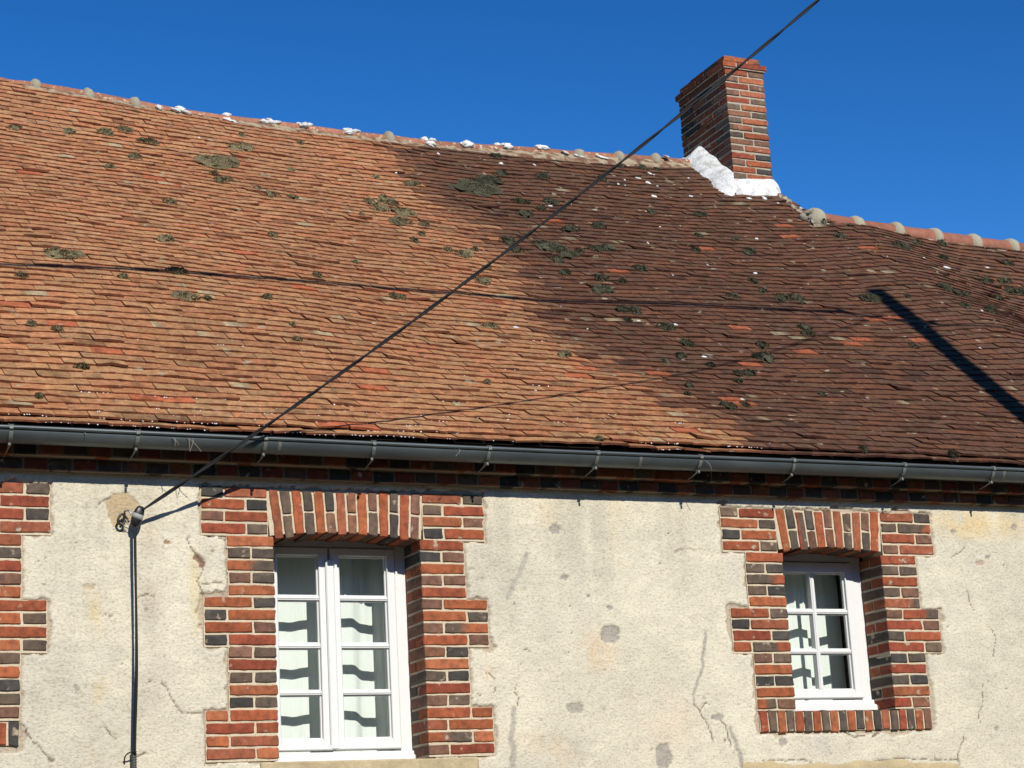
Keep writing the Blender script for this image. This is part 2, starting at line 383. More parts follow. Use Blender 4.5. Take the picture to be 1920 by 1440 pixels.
S1L = ['dR', 'Rd', 'dR', 'Rd', 'R', 'dd', 'R', 'dd', 'R', 'Rd', 'dR', 'Rd', 'dR', 'dd', 'R', 'dd', 'R', 'dd', 'rR', 'Rr', 'rR', 'Rr']
S1R = ['Rd', 'dR', 'Rd', 'dR', 'R', 'db', 'R', 'bd', 'R', 'bR', 'Rd', 'dR', 'Rd', 'bd', 'R', 'dd', 'R', 'bd', 'Rr', 'rR', 'Rr', 'bR']
surs = [
    (dict(xl=3.062, xr=3.834, ztop=3.615, pitch=.0603, left=S1L, right=S1R, head=.335, arch='RdRdRdRbRdRdRb', zend=3.366, zmid=3.395, sill=False), 'tall brick surround with rusty stained right edge'),
    (dict(xl=5.984, xr=6.630, ztop=3.594, pitch=.0613, left=S2L, right=S2R, head=.345, arch='RdRdRbRdRdR', zend=3.358, zmid=3.380, sill=True), 'small brick surround with upright brick sill'),
    (dict(xl=.952, xr=1.598, ztop=3.600, pitch=.0613, left=S2L, right=S2R, head=.345, arch='RdRdRbRdRdR', zend=3.358, zmid=3.380, sill=True), 'brick surround cut by the left edge of the photo'),
]
for kw, lab in surs:
    bb, mm = surround(**kw)
    o = fix(bb.build('brick_surround', m_brick, house, label=lab)); mo = mm.build('mortar', m_mortar, o)
    mo.matrix_parent_inverse = Matrix.Identity(4)

# ------------------------------------------------------------------ cornice
def zline(x, a, b): return a+(b-a)*(x-1.7)/6.0
bb, mm = MB(), MB()
for (yf, zb_, hh, off) in ((-.06, 3.657, .050, 0), (-.12, 3.7145, .050, .055)):
    x = XA+off
    while x < XB:
        wd = .104+rng.normal(0, .003); zz = zb_+.0015*math.sin(x*.7)+rng.normal(0, .0012)
        ch = 'R' if int(round((x-XA)/.1165)) % 2 else 'd'
        brick(bb, rect(x, x+wd, zz, zz+hh), lambda u, v, w_, y=yf: (u, y+w_, v), .12, bcol(ch)*.6, 0)  # brick colour darkened to carry the shade under the gutter
        x += .1165+rng.normal(0, .001)
    box(mm, XA, XB, yf+.006, .1, zb_-.003+.002, zb_+hh+(.0095 if yf > -.1 else .03), MC*.42, .001)  # mortar here and below darkened too, as eave shade
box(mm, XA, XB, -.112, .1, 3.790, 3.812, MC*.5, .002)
uu = np.arange(XA, XB+.1, .1); v = []
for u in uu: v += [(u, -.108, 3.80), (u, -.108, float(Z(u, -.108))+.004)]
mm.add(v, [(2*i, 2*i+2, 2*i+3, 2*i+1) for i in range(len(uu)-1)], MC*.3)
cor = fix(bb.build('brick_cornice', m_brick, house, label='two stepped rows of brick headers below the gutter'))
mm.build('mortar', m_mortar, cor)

# ------------------------------------------------------------------ plaster wall
xs = np.concatenate([np.arange(XA, .7, .1), np.arange(.7, 8.35, .0075), np.arange(8.35, XB, .1), [XB]])
zs = np.concatenate([np.arange(0, 2.1, .1), np.arange(2.1, 3.675, .0075), [3.69, 3.72]])
GXm, GZm = np.meshgrid(xs, zs, indexing='ij')
sdf = np.full(GXm.shape, 9.0)
for (a, b_, c_, d_) in RECTS+HOLES:
    dx = np.maximum(a-GXm, GXm-b_); dz = np.maximum(c_-GZm, GZm-d_)
    sdf = np.minimum(sdf, np.where((dx > 0) & (dz > 0), np.hypot(np.maximum(dx, 0), np.maximum(dz, 0)), np.maximum(dx, dz)))
n1 = fbm(GXm*30, GZm*30, 11, 3); n2 = fbm(GXm*5, GZm*5, 14, 4); n3 = fbm(GXm*90, GZm*90, 20, 2); n4 = fbm(GXm*1.6, GZm*1.6, 24, 3)
rag = .002+.020*np.clip(n1-.42, 0, 1)*2.2+.022*smooth(.58, .75, n2)
lift = smooth(rag-.003, rag+.004, sdf)
Yw = -.0105*lift+.004*(1-lift)-.004*(n2-.5)-.0045*(n1-.5)*lift-.0025*(n3-.5)
base = np.array([.560, .522, .418]); C = np.ones(GXm.shape+(3,))*base
rep = smooth(.585, .60, fbm(GXm*1.1, GZm*1.5, 63, 4)); Yw += .0016*rep*lift; C = C*(1-.07*rep[..., None]*np.array([1, .98, .85]))
strk = fbm(GXm*7, GZm*.6, 58, 4)
C *= (1+.20*(n4-.5)+.16*(n2-.5)-.16*smooth(.5, .75, strk)*smooth(2.6, 3.6, GZm))[..., None]
C = C*(1-(1-lift)[..., None])+(1-lift)[..., None]*np.array([.40, .34, .26])
edge = np.exp(-np.clip(sdf, 0, 1)/.03)*smooth(.4, .6, n1)*lift
C = C*(1-.35*edge[..., None])+.35*edge[..., None]*np.array([.50, .47, .43])
# dirt collecting below the cornice, streaks
def W(px, py): p = onY(px, py, 0); return p[0], p[2]
def blend(mask, colr, k=1.0):
    global C
    mk = (mask*k)[..., None]; C = C*(1-mk)+mk*np.array(colr)
def soft(px, py, rx, ry, colr, k, sd=0, thr=(.35, .65)):
    x, z = W(px, py); d = np.hypot((GXm-x)/(rx/365), (GZm-z)/(ry/380)); blend(np.clip(1-d, 0, 1)**.7*smooth(thr[0], thr[1], fbm(GXm*9+sd, GZm*5, 30+sd % 5, 4)), colr, k)
soft(170, 1150, 22, 60, (.56, .44, .22), .7, 1); soft(178, 1260, 22, 70, (.56, .44, .22), .75, 2); soft(180, 1370, 24, 60, (.56, .44, .24), .6, 3)
soft(280, 1050, 26, 130, (.42, .34, .25), .55, 4); soft(285, 1230, 32, 150, (.40, .36, .31), .55, 6); soft(365, 1090, 14, 130, (.56, .47, .25), .6, 7)
soft(1160, 1000, 26, 90, (.58, .48, .27), .6, 8); soft(1120, 1220, 50, 50, (.60, .44, .27), .6, 9); soft(1240, 1350, 90, 90, (.60, .47, .36), .35, 10)
soft(900, 1240, 30, 45, (.62, .36, .18), .8, 11); soft(1830, 985, 150, 40, (.60, .45, .22), .75, 12, (.2, .5)); soft(1020, 960, 30, 40, (.58, .47, .28), .5, 13)
soft(1000, 1415, 120, 50, (.58, .43, .28), .5, 14); soft(1460, 940, 60, 20, (.45, .41, .36), .8, 16, (.2, .5)); soft(1540, 1390, 130, 30, (.44, .40, .36), .7, 17)
soft(880, 1290, 25, 160, (.44, .42, .39), .75, 18); soft(1380, 1150, 20, 200, (.46, .44, .40), .6, 19); soft(1085, 1110, 25, 120, (.46, .42, .37), .5, 21)
# patches where the plaster has come away
def poly_mask(pts, wob=.006):
    P = np.array([W(*p) for p in pts]); x = GXm+(n1-.5)*wob*3; z = GZm+(fbm(GXm*40, GZm*40, 50, 3)-.5)*wob*3
    inside = np.zeros(GXm.shape, bool); m_ = len(P)
    bx = (GXm > P[:, 0].min()-.1) & (GXm < P[:, 0].max()+.1) & (GZm > P[:, 1].min()-.1) & (GZm < P[:, 1].max()+.1)
    xx, zz = x[bx], z[bx]; ins = np.zeros(xx.shape, bool)
    for i in range(m_):
        a, b_ = P[i], P[(i+1) % m_]
        c_ = ((a[1] > zz) != (b_[1] > zz)) & (xx < (b_[0]-a[0])*(zz-a[1])/(b_[1]-a[1]+1e-12)+a[0]); ins ^= c_
    inside[bx] = ins; return inside.astype(float)
def patch(pts, colr, dep=.005, k=1.0, wob=.006):
    global Yw
    mk = poly_mask(pts, wob); blend(mk, colr, k); Yw = Yw*(1-mk*.6)+mk*.6*(-.0075)+mk*dep
def ell(px, py, rx, ry, n=14, s=0):
    r = np.random.default_rng(s); return [(px+rx*math.cos(a)*r.uniform(.75, 1.15), py+ry*math.sin(a)*r.uniform(.75, 1.15)) for a in np.linspace(0, 2*math.pi, n, endpoint=False)]
GREY = (.33, .305, .265)
patch([(196, 942), (213, 926), (232, 923), (246, 930), (258, 944), (260, 962), (246, 978), (236, 988), (214, 990), (204, 976), (199, 956)], (.42, .33, .21), .005)
for i, (a, b_, c_, d_, cc) in enumerate([(1040, 993, 11, 9, GREY), (1057, 1083, 9, 7, GREY), (1142, 1190, 20, 19, GREY), (1077, 1328, 18, 12, GREY), (1243, 1420, 15, 27, GREY),
        (1141, 1140, 6, 5, GREY), (1105, 1365, 3, 3, GREY), (311, 1017, 8, 4, (.28, .17, .11)), (397, 1035, 5, 4, (.32, .24, .17)), (142, 1293, 5, 9, GREY), (274, 1144, 4, 5, GREY),
        (165, 1101, 14, 4, (.45, .38, .28)), (1835, 1057, 10, 5, (.42, .33, .27)), (1866, 1366, 4, 4, GREY), (1343, 1345, 12, 6, GREY), (882, 1068, 6, 3, GREY), (1466, 1391, 9, 9, GREY),
        (1850, 1045, 6, 4, GREY), (1785, 998, 4, 5, GREY), (1900, 990, 5, 6, GREY), (1352, 942, 13, 5, (.33, .22, .15))]):
    patch(ell(a, b_, c_, d_, 12, i), cc, .0045, .95, .004)
patch([(362, 1038), (372, 1040), (381, 1052), (383, 1062), (372, 1066), (372, 1056), (361, 1048)], (.24, .15, .11), .008, 1, .003)
# cracks and long scars
def seg_dist(pts):
    P = np.array([W(*p) for p in pts]); d = np.full(GXm.shape, 9.0)
    bx = (GXm > P[:, 0].min()-.08) & (GXm < P[:, 0].max()+.08) & (GZm > P[:, 1].min()-.08) & (GZm < P[:, 1].max()+.08)
    x = GXm[bx]+(n1[bx]-.5)*.02; z = GZm[bx]+(fbm(GXm[bx]*35, GZm[bx]*35, 55, 3)-.5)*.02; dd = np.full(x.shape, 9.0)
    for a, b_ in zip(P[:-1], P[1:]):
        t = np.clip(((x-a[0])*(b_[0]-a[0])+(z-a[1])*(b_[1]-a[1]))/((b_-a)@(b_-a)+1e-12), 0, 1)
        dd = np.minimum(dd, np.hypot(x-a[0]-t*(b_[0]-a[0]), z-a[1]-t*(b_[1]-a[1])))
    d[bx] = dd; return d
def crack(pts, w_=.003, colr=(.13, .10, .08), dep=.006, k=.9):
    global Yw
    d = seg_dist(pts); mk = 1-smooth(w_*.5, w_*1.35, d); blend(mk, colr, k); Yw = Yw+mk*dep
crack([(1321, 1188), (1320, 1215), (1316, 1235), (1317, 1255), (1306, 1280), (1299, 1305), (1301, 1322)], .0095, GREY, .004)
crack([(1301, 1322), (1312, 1336), (1326, 1362), (1337, 1390)], .0035); crack([(1312, 1330), (1318, 1320), (1330, 1322)], .003)
crack([(1350, 1350), (1360, 1362), (1363, 1382), (1370, 1400)], .0035); crack([(1368, 1366), (1378, 1395), (1388, 1420), (1390, 1440)], .012, GREY, .004)
crack([(987, 1040), (978, 1060), (968, 1085), (960, 1100), (952, 1120)], .014, (.36, .34, .30), .003, .8); crack([(963, 1330), (962, 1355), (956, 1385), (962, 1400), (960, 1440)], .015, GREY, .004, .8)
crack([(967, 1283), (963, 1295), (971, 1308), (970, 1322)], .003); crack([(37, 1358), (50, 1372), (62, 1392), (76, 1404), (90, 1424)], .003); crack([(90, 1422), (97, 1427)], .007)
crack([(303, 1280), (320, 1303), (326, 1322), (340, 1338), (385, 1336)], .003); crack([(348, 1008), (358, 1030), (368, 1045), (380, 1056), (378, 1070), (370, 1090), (375, 1105), (383, 1120)], .003)
crack([(258, 1122), (275, 1116), (290, 1118)], .003, dep=.008); crack([(380, 1000), (400, 1007), (425, 1012)], .003); crack([(370, 1091), (385, 1095), (415, 1092)], .0025)
crack([(1797, 1440), (1795, 1415), (1800, 1395), (1806, 1382)], .0035); crack([(1837, 1356), (1832, 1340), (1840, 1322), (1842, 1290), (1838, 1262)], .0025)
crack([(1852, 1175), (1866, 1194), (1860, 1232)], .0022); crack([(1812, 1108), (1817, 1130), (1824, 1145)], .002); crack([(1782, 1045), (1797, 1036), (1805, 1028)], .003)
crack([(1430, 1428), (1460, 1426), (1500, 1424), (1530, 1430), (1570, 1436), (1620, 1430), (1700, 1422), (1797, 1426)], .0035)
crack([(1590, 1376), (1600, 1383), (1618, 1380)], .005); crack([(1635, 1381), (1646, 1374)], .006); crack([(975, 1218), (985, 1218), (992, 1221)], .003); crack([(197, 1155), (216, 1156)], .002)
crack([(183, 948), (195, 938), (206, 932)], .004); crack([(196, 1363), (210, 1380), (216, 1385)], .004); crack([(1263, 1034), (1285, 1030), (1305, 1034)], .005, (.42, .36, .28)); crack([(212, 995), (225, 997), (235, 996)], .003)
crack([(250, 1418), (262, 1416), (270, 1412)], .004); crack([(898, 1264), (915, 1262), (930, 1275), (925, 1300)], .002); crack([(892, 1300), (900, 1303)], .004); crack([(1470, 950), (1500, 957), (1530, 948), (1560, 962)], .002)
for (px, py, r_) in [(142, 1017, .006), (227, 1244, .006), (1067, 1136, .007), (1070, 1187, .007), (1236, 1057, .009), (1102, 1118, .010), (1358, 1388, .011), (1885, 1292, .006), (1902, 1028, .005), (963, 1132, .007),
                    (85, 1047, .005), (72, 1052, .005), (1248, 1127, .004), (1065, 1224, .006), (975, 1246, .006), (1775, 1175, .005), (1789, 1259, .005), (1880, 1060, .008), (280, 1278, .009), (1085, 1095, .005), (1252, 1001, .006)]:
    x, z = W(px, py); d = np.hypot(GXm-x, (GZm-z)*1.3); mk = 1-smooth(r_*.6, r_*1.2, d); blend(mk, (.10, .08, .065), .85); Yw += mk*.006
pr = np.random.default_rng(5)
for i in range(150):
    x, z = pr.uniform(1.7, 8.2), pr.uniform(2.15, 3.6); r_ = pr.uniform(.003, .007); a_ = pr.uniform(.6, 2.2)
    d = np.hypot((GXm-x)/a_, GZm-z); mk = 1-smooth(r_*.6, r_*1.3, d); blend(mk, (.27, .23, .19), .6); Yw += mk*.003
# shrinking lumps just below the cornice
Yw += .004*smooth(3.60, 3.66, GZm)*(n2-.5)
keep = np.ones(GXm.shape, bool)
for (a, b_, c_, d_) in HOLES:
    cut = d_+.06 if d_ > 3 else d_; keep &= ~((GXm > a-.035) & (GXm < b_+.035) & (GZm > c_-.03) & (GZm < cut))
v = np.stack([GXm, Yw, GZm], -1).reshape(-1, 3); nu, nv = GXm.shape
kf = (keep[:-1, :-1] & keep[1:, :-1] & keep[:-1, 1:] & keep[1:, 1:])
ii, jj = np.nonzero(kf); a = ii*nv+jj
wm = MB(); wm.v = [v]; wm.c = [C.reshape(-1, 3)]; wm.n = len(v); wm.f = np.stack([a, a+nv, a+nv+1, a+1], 1).tolist()
fix(wm.build('plaster_wall', m_stucco, house, smooth=True))
# side and back walls, gables
sw = MB(); sc_ = (.52, .45, .33)
sw.add([(XA, 0, 0), (XA, 9, 0), (XA, 9, 3.8), (XA, 4.5, 7.3), (XA, 0, 3.95)], [(0, 4, 3, 2, 1)], sc_)
sw.add([(XB, 0, 0), (XB, 9, 0), (XB, 9, 3.8), (XB, 3.5, 6.5), (XB, 0, 3.95)], [(0, 1, 2, 3, 4)], sc_)
sw.add([(XA, 9, 0), (XB, 9, 0), (XB, 9, 3.8), (XA, 9, 3.8)], [(0, 1, 2, 3)], sc_)
sw.add([(8.80, 3.2, 6.2), (8.80, 4.5, 7.36), (8.80, 9, 3.8), (8.80, 3.2, 3.8)], [(0, 3, 2, 1)], sc_)
fix(sw.build('side_wall', m_stucco, house))
# smooth lintel band of the ground floor, bottom right, and the stone sill of the tall window
lb = MB(); x0, x1 = 5.62, 7.015; uu = np.linspace(x0, x1, 60); vz = np.linspace(2.02, 2.232, 10); vv = []
for u in uu:
    for t in vz:
        top = 2.222+.010*math.sin(u*7)+.006*math.sin(u*23); zz = 2.02+(top-2.02)*(t-2.02)/.212
        vv.append((u, -.017+.003*(vnoise(u*20, t*20, 5)-.5)+(.008 if t == vz[-1] or u in (uu[0], uu[-1]) else 0), zz-(u-x0)*.018))
lb.add(vv, grid_faces(60, 10)); fix(lb.build('lintel', m_plain, house, smooth=True))
sl = MB(); box(sl, 2.965, 4.095, -.028, .24, 2.175, 2.281, b=.008); fix(sl.build('stone_sill', m_stone, house))

# ------------------------------------------------------------------ windows
def room(xl, xr, zb_, zt_):
    rb = MB(); x0, x1, y0, y1, z0, z1 = xl-.5, xr+.5, .27, 2.6, zb_-.6, 3.62
    P = [(x0, y0, z0), (x1, y0, z0), (x1, y1, z0), (x0, y1, z0), (x0, y0, z1), (x1, y0, z1), (x1, y1, z1), (x0, y1, z1)]
    rb.add(P, [(0, 1, 2, 3), (4, 7, 6, 5), (0, 3, 7, 4), (1, 5, 6, 2), (3, 2, 6, 7)])
    X = [x0, xl-.01, xr+.01, x1]; 
    for a_, b_, c_, d_ in ((x0, xl, z0, z1), (xr, x1, z0, z1), (xl, xr, z0, zb_), (xl, xr, zt_, z1)):
        rb.add([(a_, y0, c_), (b_, y0, c_), (b_, y0, d_), (a_, y0, d_)], [(0, 1, 2, 3)])
    fix(rb.build('room', m_room, house))
def glass(name, rects, par):
    gb_ = MB()
    for (a_, b_, c_, d_) in rects: gb_.add([(a_, .233, c_), (b_, .233, c_), (b_, .233, d_), (a_, .233, d_)], [(0, 1, 2, 3)])
    o = gb_.build(name, m_glass, par); return o
def prof(mb, x0, x1, z0, z1, y, horiz, ov=.0):
    """glazing bar with a moulded section"""
    if horiz:
        box(mb, x0, x1, y+.004, .252, z0, z1, b=.002); box(mb, x0, x1, y, y+.02, z0+.005, z1-.005, b=.004)
    else:
        box(mb, x0, x1, y+.0046, .2515, z0, z1, b=.002); box(mb, x0+.005, x1-.005, y-.0006, y+.02, z0, z1, b=.004)
# tall window: two sashes of four panes
wn = MB(); xl, xr = 3.062, 3.834
box(wn, 3.045, 3.095, .212, .30, 2.30, 3.47); box(wn, xr-.058, xr+.01, .212, .30, 2.30, 3.47); box(wn, 3.095, xr-.058, .212, .30, 3.366, 3.47)
win1 = fix(wn.build('window', m_paint, house, label='tall white window with two sashes of four panes'))
sb = MB(); box(sb, xl-.005, xr+.004, .186, .30, 2.284, 2.338, b=.006); box(sb, xl-.0, xr-.002, .150, .19, 2.286, 2.318, b=.008); sb.build('sill_board', m_paint, win1)
zr = [(3.095, 3.117), (2.854, 2.878), (2.621, 2.642)]
for (a_, b_, sa, sb_) in ((3.098, 3.413, .045, .050), (3.423, 3.773, .050, .043)):
    cs = MB()
    box(cs, a_, a_+sa, .2, .255, 2.348, 3.362); box(cs, b_-sb_, b_, .2, .255, 2.348, 3.362)
    box(cs, a_+sa, b_-sb_, .2006, .2546, 2.348, 2.404); box(cs, a_+sa, b_-sb_, .2006, .2546, 3.322, 3.362)
    box(cs, a_+.001, b_-.001, .188, .2, 2.350, 2.372, b=.006)
    for (z0, z1) in zr: prof(cs, a_+sa-.001, b_-sb_+.001, z0, z1, .205, True)
    for (z0, z1) in ((2.404, 2.621), (2.642, 2.854), (2.878, 3.095), (3.117, 3.322)):      # putty bevels
        for (p0, p1) in ((z0-.001, z0+.007), (z1-.007, z1+.001)): box(cs, a_+sa-.002, b_-sb_+.002, .219, .2336, p0, p1, b=.003)
        for (p0, p1) in ((a_+sa-.001, a_+sa+.008), (b_-sb_-.008, b_-sb_+.001)): box(cs, p0, p1, .2186, .234, z0-.001, z1+.001, b=.003)
    cs.build('casement', m_paint, win1)
    glass('pane', [(a_+sa-.004, b_-sb_+.004, 2.40, 3.326)], win1)
ab = MB(); box(ab, 3.395, 3.441, .184, .2015, 2.352, 3.30, b=.007); ab.build('cover_strip', m_paint, win1)
room(3.062, 3.834, 2.30, 3.36)
# small windows: one sash of six panes
def small_window(xl, xr, lab):
    wn = MB(); box(wn, xl-.012, xl+.05, .212, .30, 2.51, 3.43); box(wn, xr-.058, xr+.01, .212, .30, 2.51, 3.43); box(wn, xl+.05, xr-.058, .212, .30, 3.345, 3.43)
    w2 = fix(wn.build('window', m_paint, house, label=lab))
    sb = MB(); box(sb, xl-.005, xr+.004, .186, .30, 2.492, 2.562, b=.006); box(sb, xl, xr-.002, .150, .19, 2.494, 2.534, b=.008); sb.build('sill_board', m_paint, w2)
    a_, b_ = xl+.052, xr-.060; cs = MB(); lo, hi = 2.572, 3.338; gx0, gx1 = a_+.048, b_-.050; gz0, gz1 = 2.628, 3.281
    box(cs, a_, gx0, .2, .255, lo, hi); box(cs, gx1, b_, .2, .255, lo, hi); box(cs, gx0, gx1, .2006, .2546, lo, gz0-.006); box(cs, gx0, gx1, .2006, .2546, gz1, hi)
    box(cs, a_+.001, b_-.001, .188, .2, lo+.002, lo+.024, b=.006)
    mxx = (gx0+gx1)/2+.0
    for (z0, z1) in ((2.824, 2.847), (3.048, 3.071)): prof(cs, gx0-.001, gx1+.001, z0, z1, .205, True)
    prof(cs, mxx-.0135, mxx+.0135, gz0-.007, gz1+.001, .203, False)
    for (z0, z1) in ((gz0-.006, 2.824), (2.847, 3.048), (3.071, gz1)):
        for (p0, p1) in ((z0-.001, z0+.007), (z1-.007, z1+.001)): box(cs, gx0-.002, gx1+.002, .219, .2336, p0, p1, b=.003)
    for (p0, p1) in ((gx0-.001, gx0+.008), (gx1-.008, gx1+.001)): box(cs, p0, p1, .2186, .234, gz0, gz1, b=.003)
    cs.build('casement', m_paint, w2); glass('pane', [(gx0-.004, gx1+.004, gz0-.008, gz1+.004)], w2); room(xl, xr, 2.51, 3.34)
small_window(5.984, 6.630, 'small white window with six panes')
small_window(.952, 1.598, 'small white window left of the photo edge')
# curtains
def curtain(label, x0, x1, z0, z1, y0, amp, ph, grp=None, slant=0, lean=0, top=0, wl=.235):
    us = np.linspace(0, 1, 70); vs = np.linspace(0, 1, 24); v = []
    for u in us:
        for t in vs:
            x = x0+(x1-x0)*u+slant*(1-t)*(u); a_ = amp*(.8+.35*(1-t))
            y = y0+a_*math.sin(2*math.pi*(x-x0)/wl+ph+.9*t*math.sin(ph*3))+.14*a_*math.sin(2*math.pi*(x-x0)/.083+ph*2+t*.9)+lean*(1-t)
            z = z0+(z1-z0)*t+top*math.sin(2*math.pi*(x-x0)/.21+ph)*t
            v.append((x, y, z))
    mb = MB(); mb.add(v, grid_faces(70, 24)); o = mb.build('curtain', m_curt, None, smooth=True)
    tag(o, label, 'curtain', grp)
curtain('white curtain with wavy bar shadows behind the left sash of the tall window', 3.00, 3.425, 2.25, 3.46, .400, .014, 2.5, wl=.33)
curtain('white curtain with wavy bar shadows behind the right sash of the tall window', 3.435, 3.93, 2.25, 3.46, .405, .026, 1.9, wl=.27)
curtain('white curtain hanging at the left of the small six pane window', 5.93, 6.36, 2.47, 3.46, .392, .013, 1.1)
curtain('narrow gathered curtain hanging at the right of the small six pane window', 6.385, 6.625, 2.47, 3.46, .44, .009, .2)
curtain('white curtain in the small window beyond the left edge', .90, 1.45, 2.47, 3.46, .40, .018, .7)

# ------------------------------------------------------------------ roof tiles
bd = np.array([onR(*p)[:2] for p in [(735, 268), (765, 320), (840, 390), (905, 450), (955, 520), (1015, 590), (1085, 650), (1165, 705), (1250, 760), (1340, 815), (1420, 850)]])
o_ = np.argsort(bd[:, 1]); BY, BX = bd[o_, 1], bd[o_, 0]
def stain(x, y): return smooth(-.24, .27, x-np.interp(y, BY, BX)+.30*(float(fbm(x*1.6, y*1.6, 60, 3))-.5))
ORANGE = [onR(*p) for p in [(307, 344), (27, 577), (195, 663), (305, 752), (100, 608), (455, 476), (690, 696), (715, 735), (650, 802), (750, 555), (1400, 621), (1400, 685), (1095, 693), (1075, 710), (1355, 749), (1400, 759),
          (1598, 640), (1612, 652), (1522, 660), (1315, 471), (1310, 815), (1472, 428), (1492, 445), (1038, 419), (940, 573), (1662, 603), (1735, 640), (590, 548), (1630, 470), (50, 330), (1250, 706), (1160, 512)]]
PALE = [onR(*p) for p in [(1475, 632), (1475, 630), (1288, 786), (1598, 643), (84, 553), (390, 553), (625, 600), (900, 615), (1900, 735), (1520, 425), (320, 610), (450, 618), (1130, 600), (1310, 440), (1680, 512), (1760, 510), (1430, 745)]]
GAUGE, TW, TH = .0825, .162, .0172
ys = [-.232]
while ys[-1] < 4.5:
    y = ys[-1]; sl_ = (Z(5, y+.05)-Z(5, y-.05))/.1; ys.append(y+GAUGE/math.hypot(1, sl_))
tm = MB(); dm = MB(); rr = np.random.default_rng(3)
US = np.array([0, .12, .5, .88, 1.]); VS = np.array([0, .5, 1.])
light_cols = np.array([(.340, .172, .082), (.350, .190, .090), (.330, .160, .078), (.345, .200, .100), (.325, .182, .092), (.350, .160, .076)])
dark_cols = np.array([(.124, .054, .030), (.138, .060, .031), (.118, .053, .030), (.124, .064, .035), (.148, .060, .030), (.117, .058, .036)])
drops = []
for r_i, y in enumerate(ys):
    if y > 4.46: break
    x = XA+(TW/2 if r_i % 2 else 0)+rr.uniform(-.02, .02); gusty = rr.random()
    while x < XB:
        xe = x+TW
        ridge_y = 4.46 if x < 8.82 else 3.44
        if (x < 8.82 and x+TW > 8.90 and y > 3.44) or y > ridge_y or (8.43 < x+TW/2 < 8.72 and 4.10 < y): x = xe; continue
        xc = x+TW/2; wv_ = (fbm(xc*1.1, r_i*.16, 70, 3)-.5)*.066+(vnoise(xc*5, r_i*.9, 77)-.5)*.012
        y0 = y+wv_*.8+rr.normal(0, .0015); lift = abs(rr.normal(0, .0019)); roll = rr.normal(0, .0020); yaw = rr.normal(0, .0065)
        slip = 0
        q = rr.random()
        if q < .02: slip = -.030*rr.random(); lift += .008
        elif q < .09: lift += .010*rr.random(); roll += rr.normal(0, .004)
        s = (Z(xc, y0+.06)-Z(xc, y0-.06))/.12; sx = (Z(xc+.08, y0)-Z(xc-.08, y0))/.16
        T = unit((0, 1, s)); A = unit((1, 0, sx)); N = unit(np.cross(A, T)); A = unit(np.cross(T, N))
        O = np.array([xc, y0, Z(xc, y0)])+T*slip
        A2 = A*math.cos(yaw)+T*math.sin(yaw); T2 = T*math.cos(yaw)-A*math.sin(yaw)
        hw_ = TW/2-.0007-abs(rr.normal(0, .0007)); Ln = .135; camb = rr.uniform(.000, .004)
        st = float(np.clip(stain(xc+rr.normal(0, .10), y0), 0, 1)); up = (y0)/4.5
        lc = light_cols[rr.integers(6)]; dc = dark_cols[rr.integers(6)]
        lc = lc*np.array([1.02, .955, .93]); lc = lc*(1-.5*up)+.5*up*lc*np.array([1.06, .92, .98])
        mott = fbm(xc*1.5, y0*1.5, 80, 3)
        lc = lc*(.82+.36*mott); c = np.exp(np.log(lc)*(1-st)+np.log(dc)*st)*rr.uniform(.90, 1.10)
        pale = rr.random() < .013; P0 = np.array([xc, y0, O[2]]); ec = np.array([.205, .070, .038])*(1-st)+np.array([.075, .028, .020])*st
        for pp in ORANGE:
            if abs(pp[0]-xc) < TW*.55 and abs(pp[1]-y0-.03) < .034: c = np.array([.43, .125, .056])*(.9 if st < .5 else .8); ec = c*.8
        for pp in PALE:
            if abs(pp[0]-xc) < TW*.55 and abs(pp[1]-y0-.03) < .034: pale = True
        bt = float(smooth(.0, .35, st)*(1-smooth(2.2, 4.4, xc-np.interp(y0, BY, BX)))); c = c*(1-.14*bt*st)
        if rr.random() < .02: c = c*.6
        v = []
        cut = rr.normal(0, .0016, 5)
        if rr.random() < .03: cut[rr.integers(0, 5)] += .018
        for t in VS:
            h = TH*(1-t*.82)
            for k, u in enumerate(US):
                v.append(O+A2*((u-.5)*2*hw_)+T2*(t*Ln+(cut[k] if t == 0 else 0))+N*(h+lift*(1-t)+roll*(u-.5)*2*(1-t*.5)+camb*(1-(2*u-1)**2)*(1-.3*t)-.0008*(t == 0)))
        b = len(v)
        # front edge (own vertices), sides
        for k, u in enumerate(US): v.append(v[k].copy())
        for k, u in enumerate(US): v.append(v[k]-N*(.0092+lift*.5+.0015*rr.random())-T2*(-.001))
        for t_i in (0, 2):
            for k in (0, 4): v.append(v[t_i*5+k].copy()); v.append(v[t_i*5+k]-N*.013)
        f = []
        for t_i in range(2):
            for k in range(4): a = t_i*5+k; f.append((a, a+1, a+6, a+5))
        for k in range(4): f.append((b+k, b+5+k, b+6+k, b+1+k))
        s0 = b+10  # (t0,k0)top,bot,(t0,k4)top,bot,(t2,k0)..,(t2,k4)..
        f.append((s0, s0+4, s0+5, s0+1)); f.append((s0+2, s0+3, s0+7, s0+6))
        cols = np.vstack([np.tile(c, (15, 1)), np.tile(ec*rr.uniform(.8, 1.2), (10, 1)), np.tile(ec*.8, (8, 1))])
        if pale:
            k0 = rr.integers(0, 4); 
            for kk in (k0, k0+1):
                for t_i in (0, 1): cols[t_i*5+kk] = np.array([.42, .33, .20])*(1-.35*st)*rr.uniform(.7, 1)
        if rr.random() < .25:
            k0 = rr.integers(0, 5); cols[k0] *= .6; cols[5+k0] *= .7
        tm.add(v, f, cols)
        # melting frost hanging on the lower edges
        pd = 0
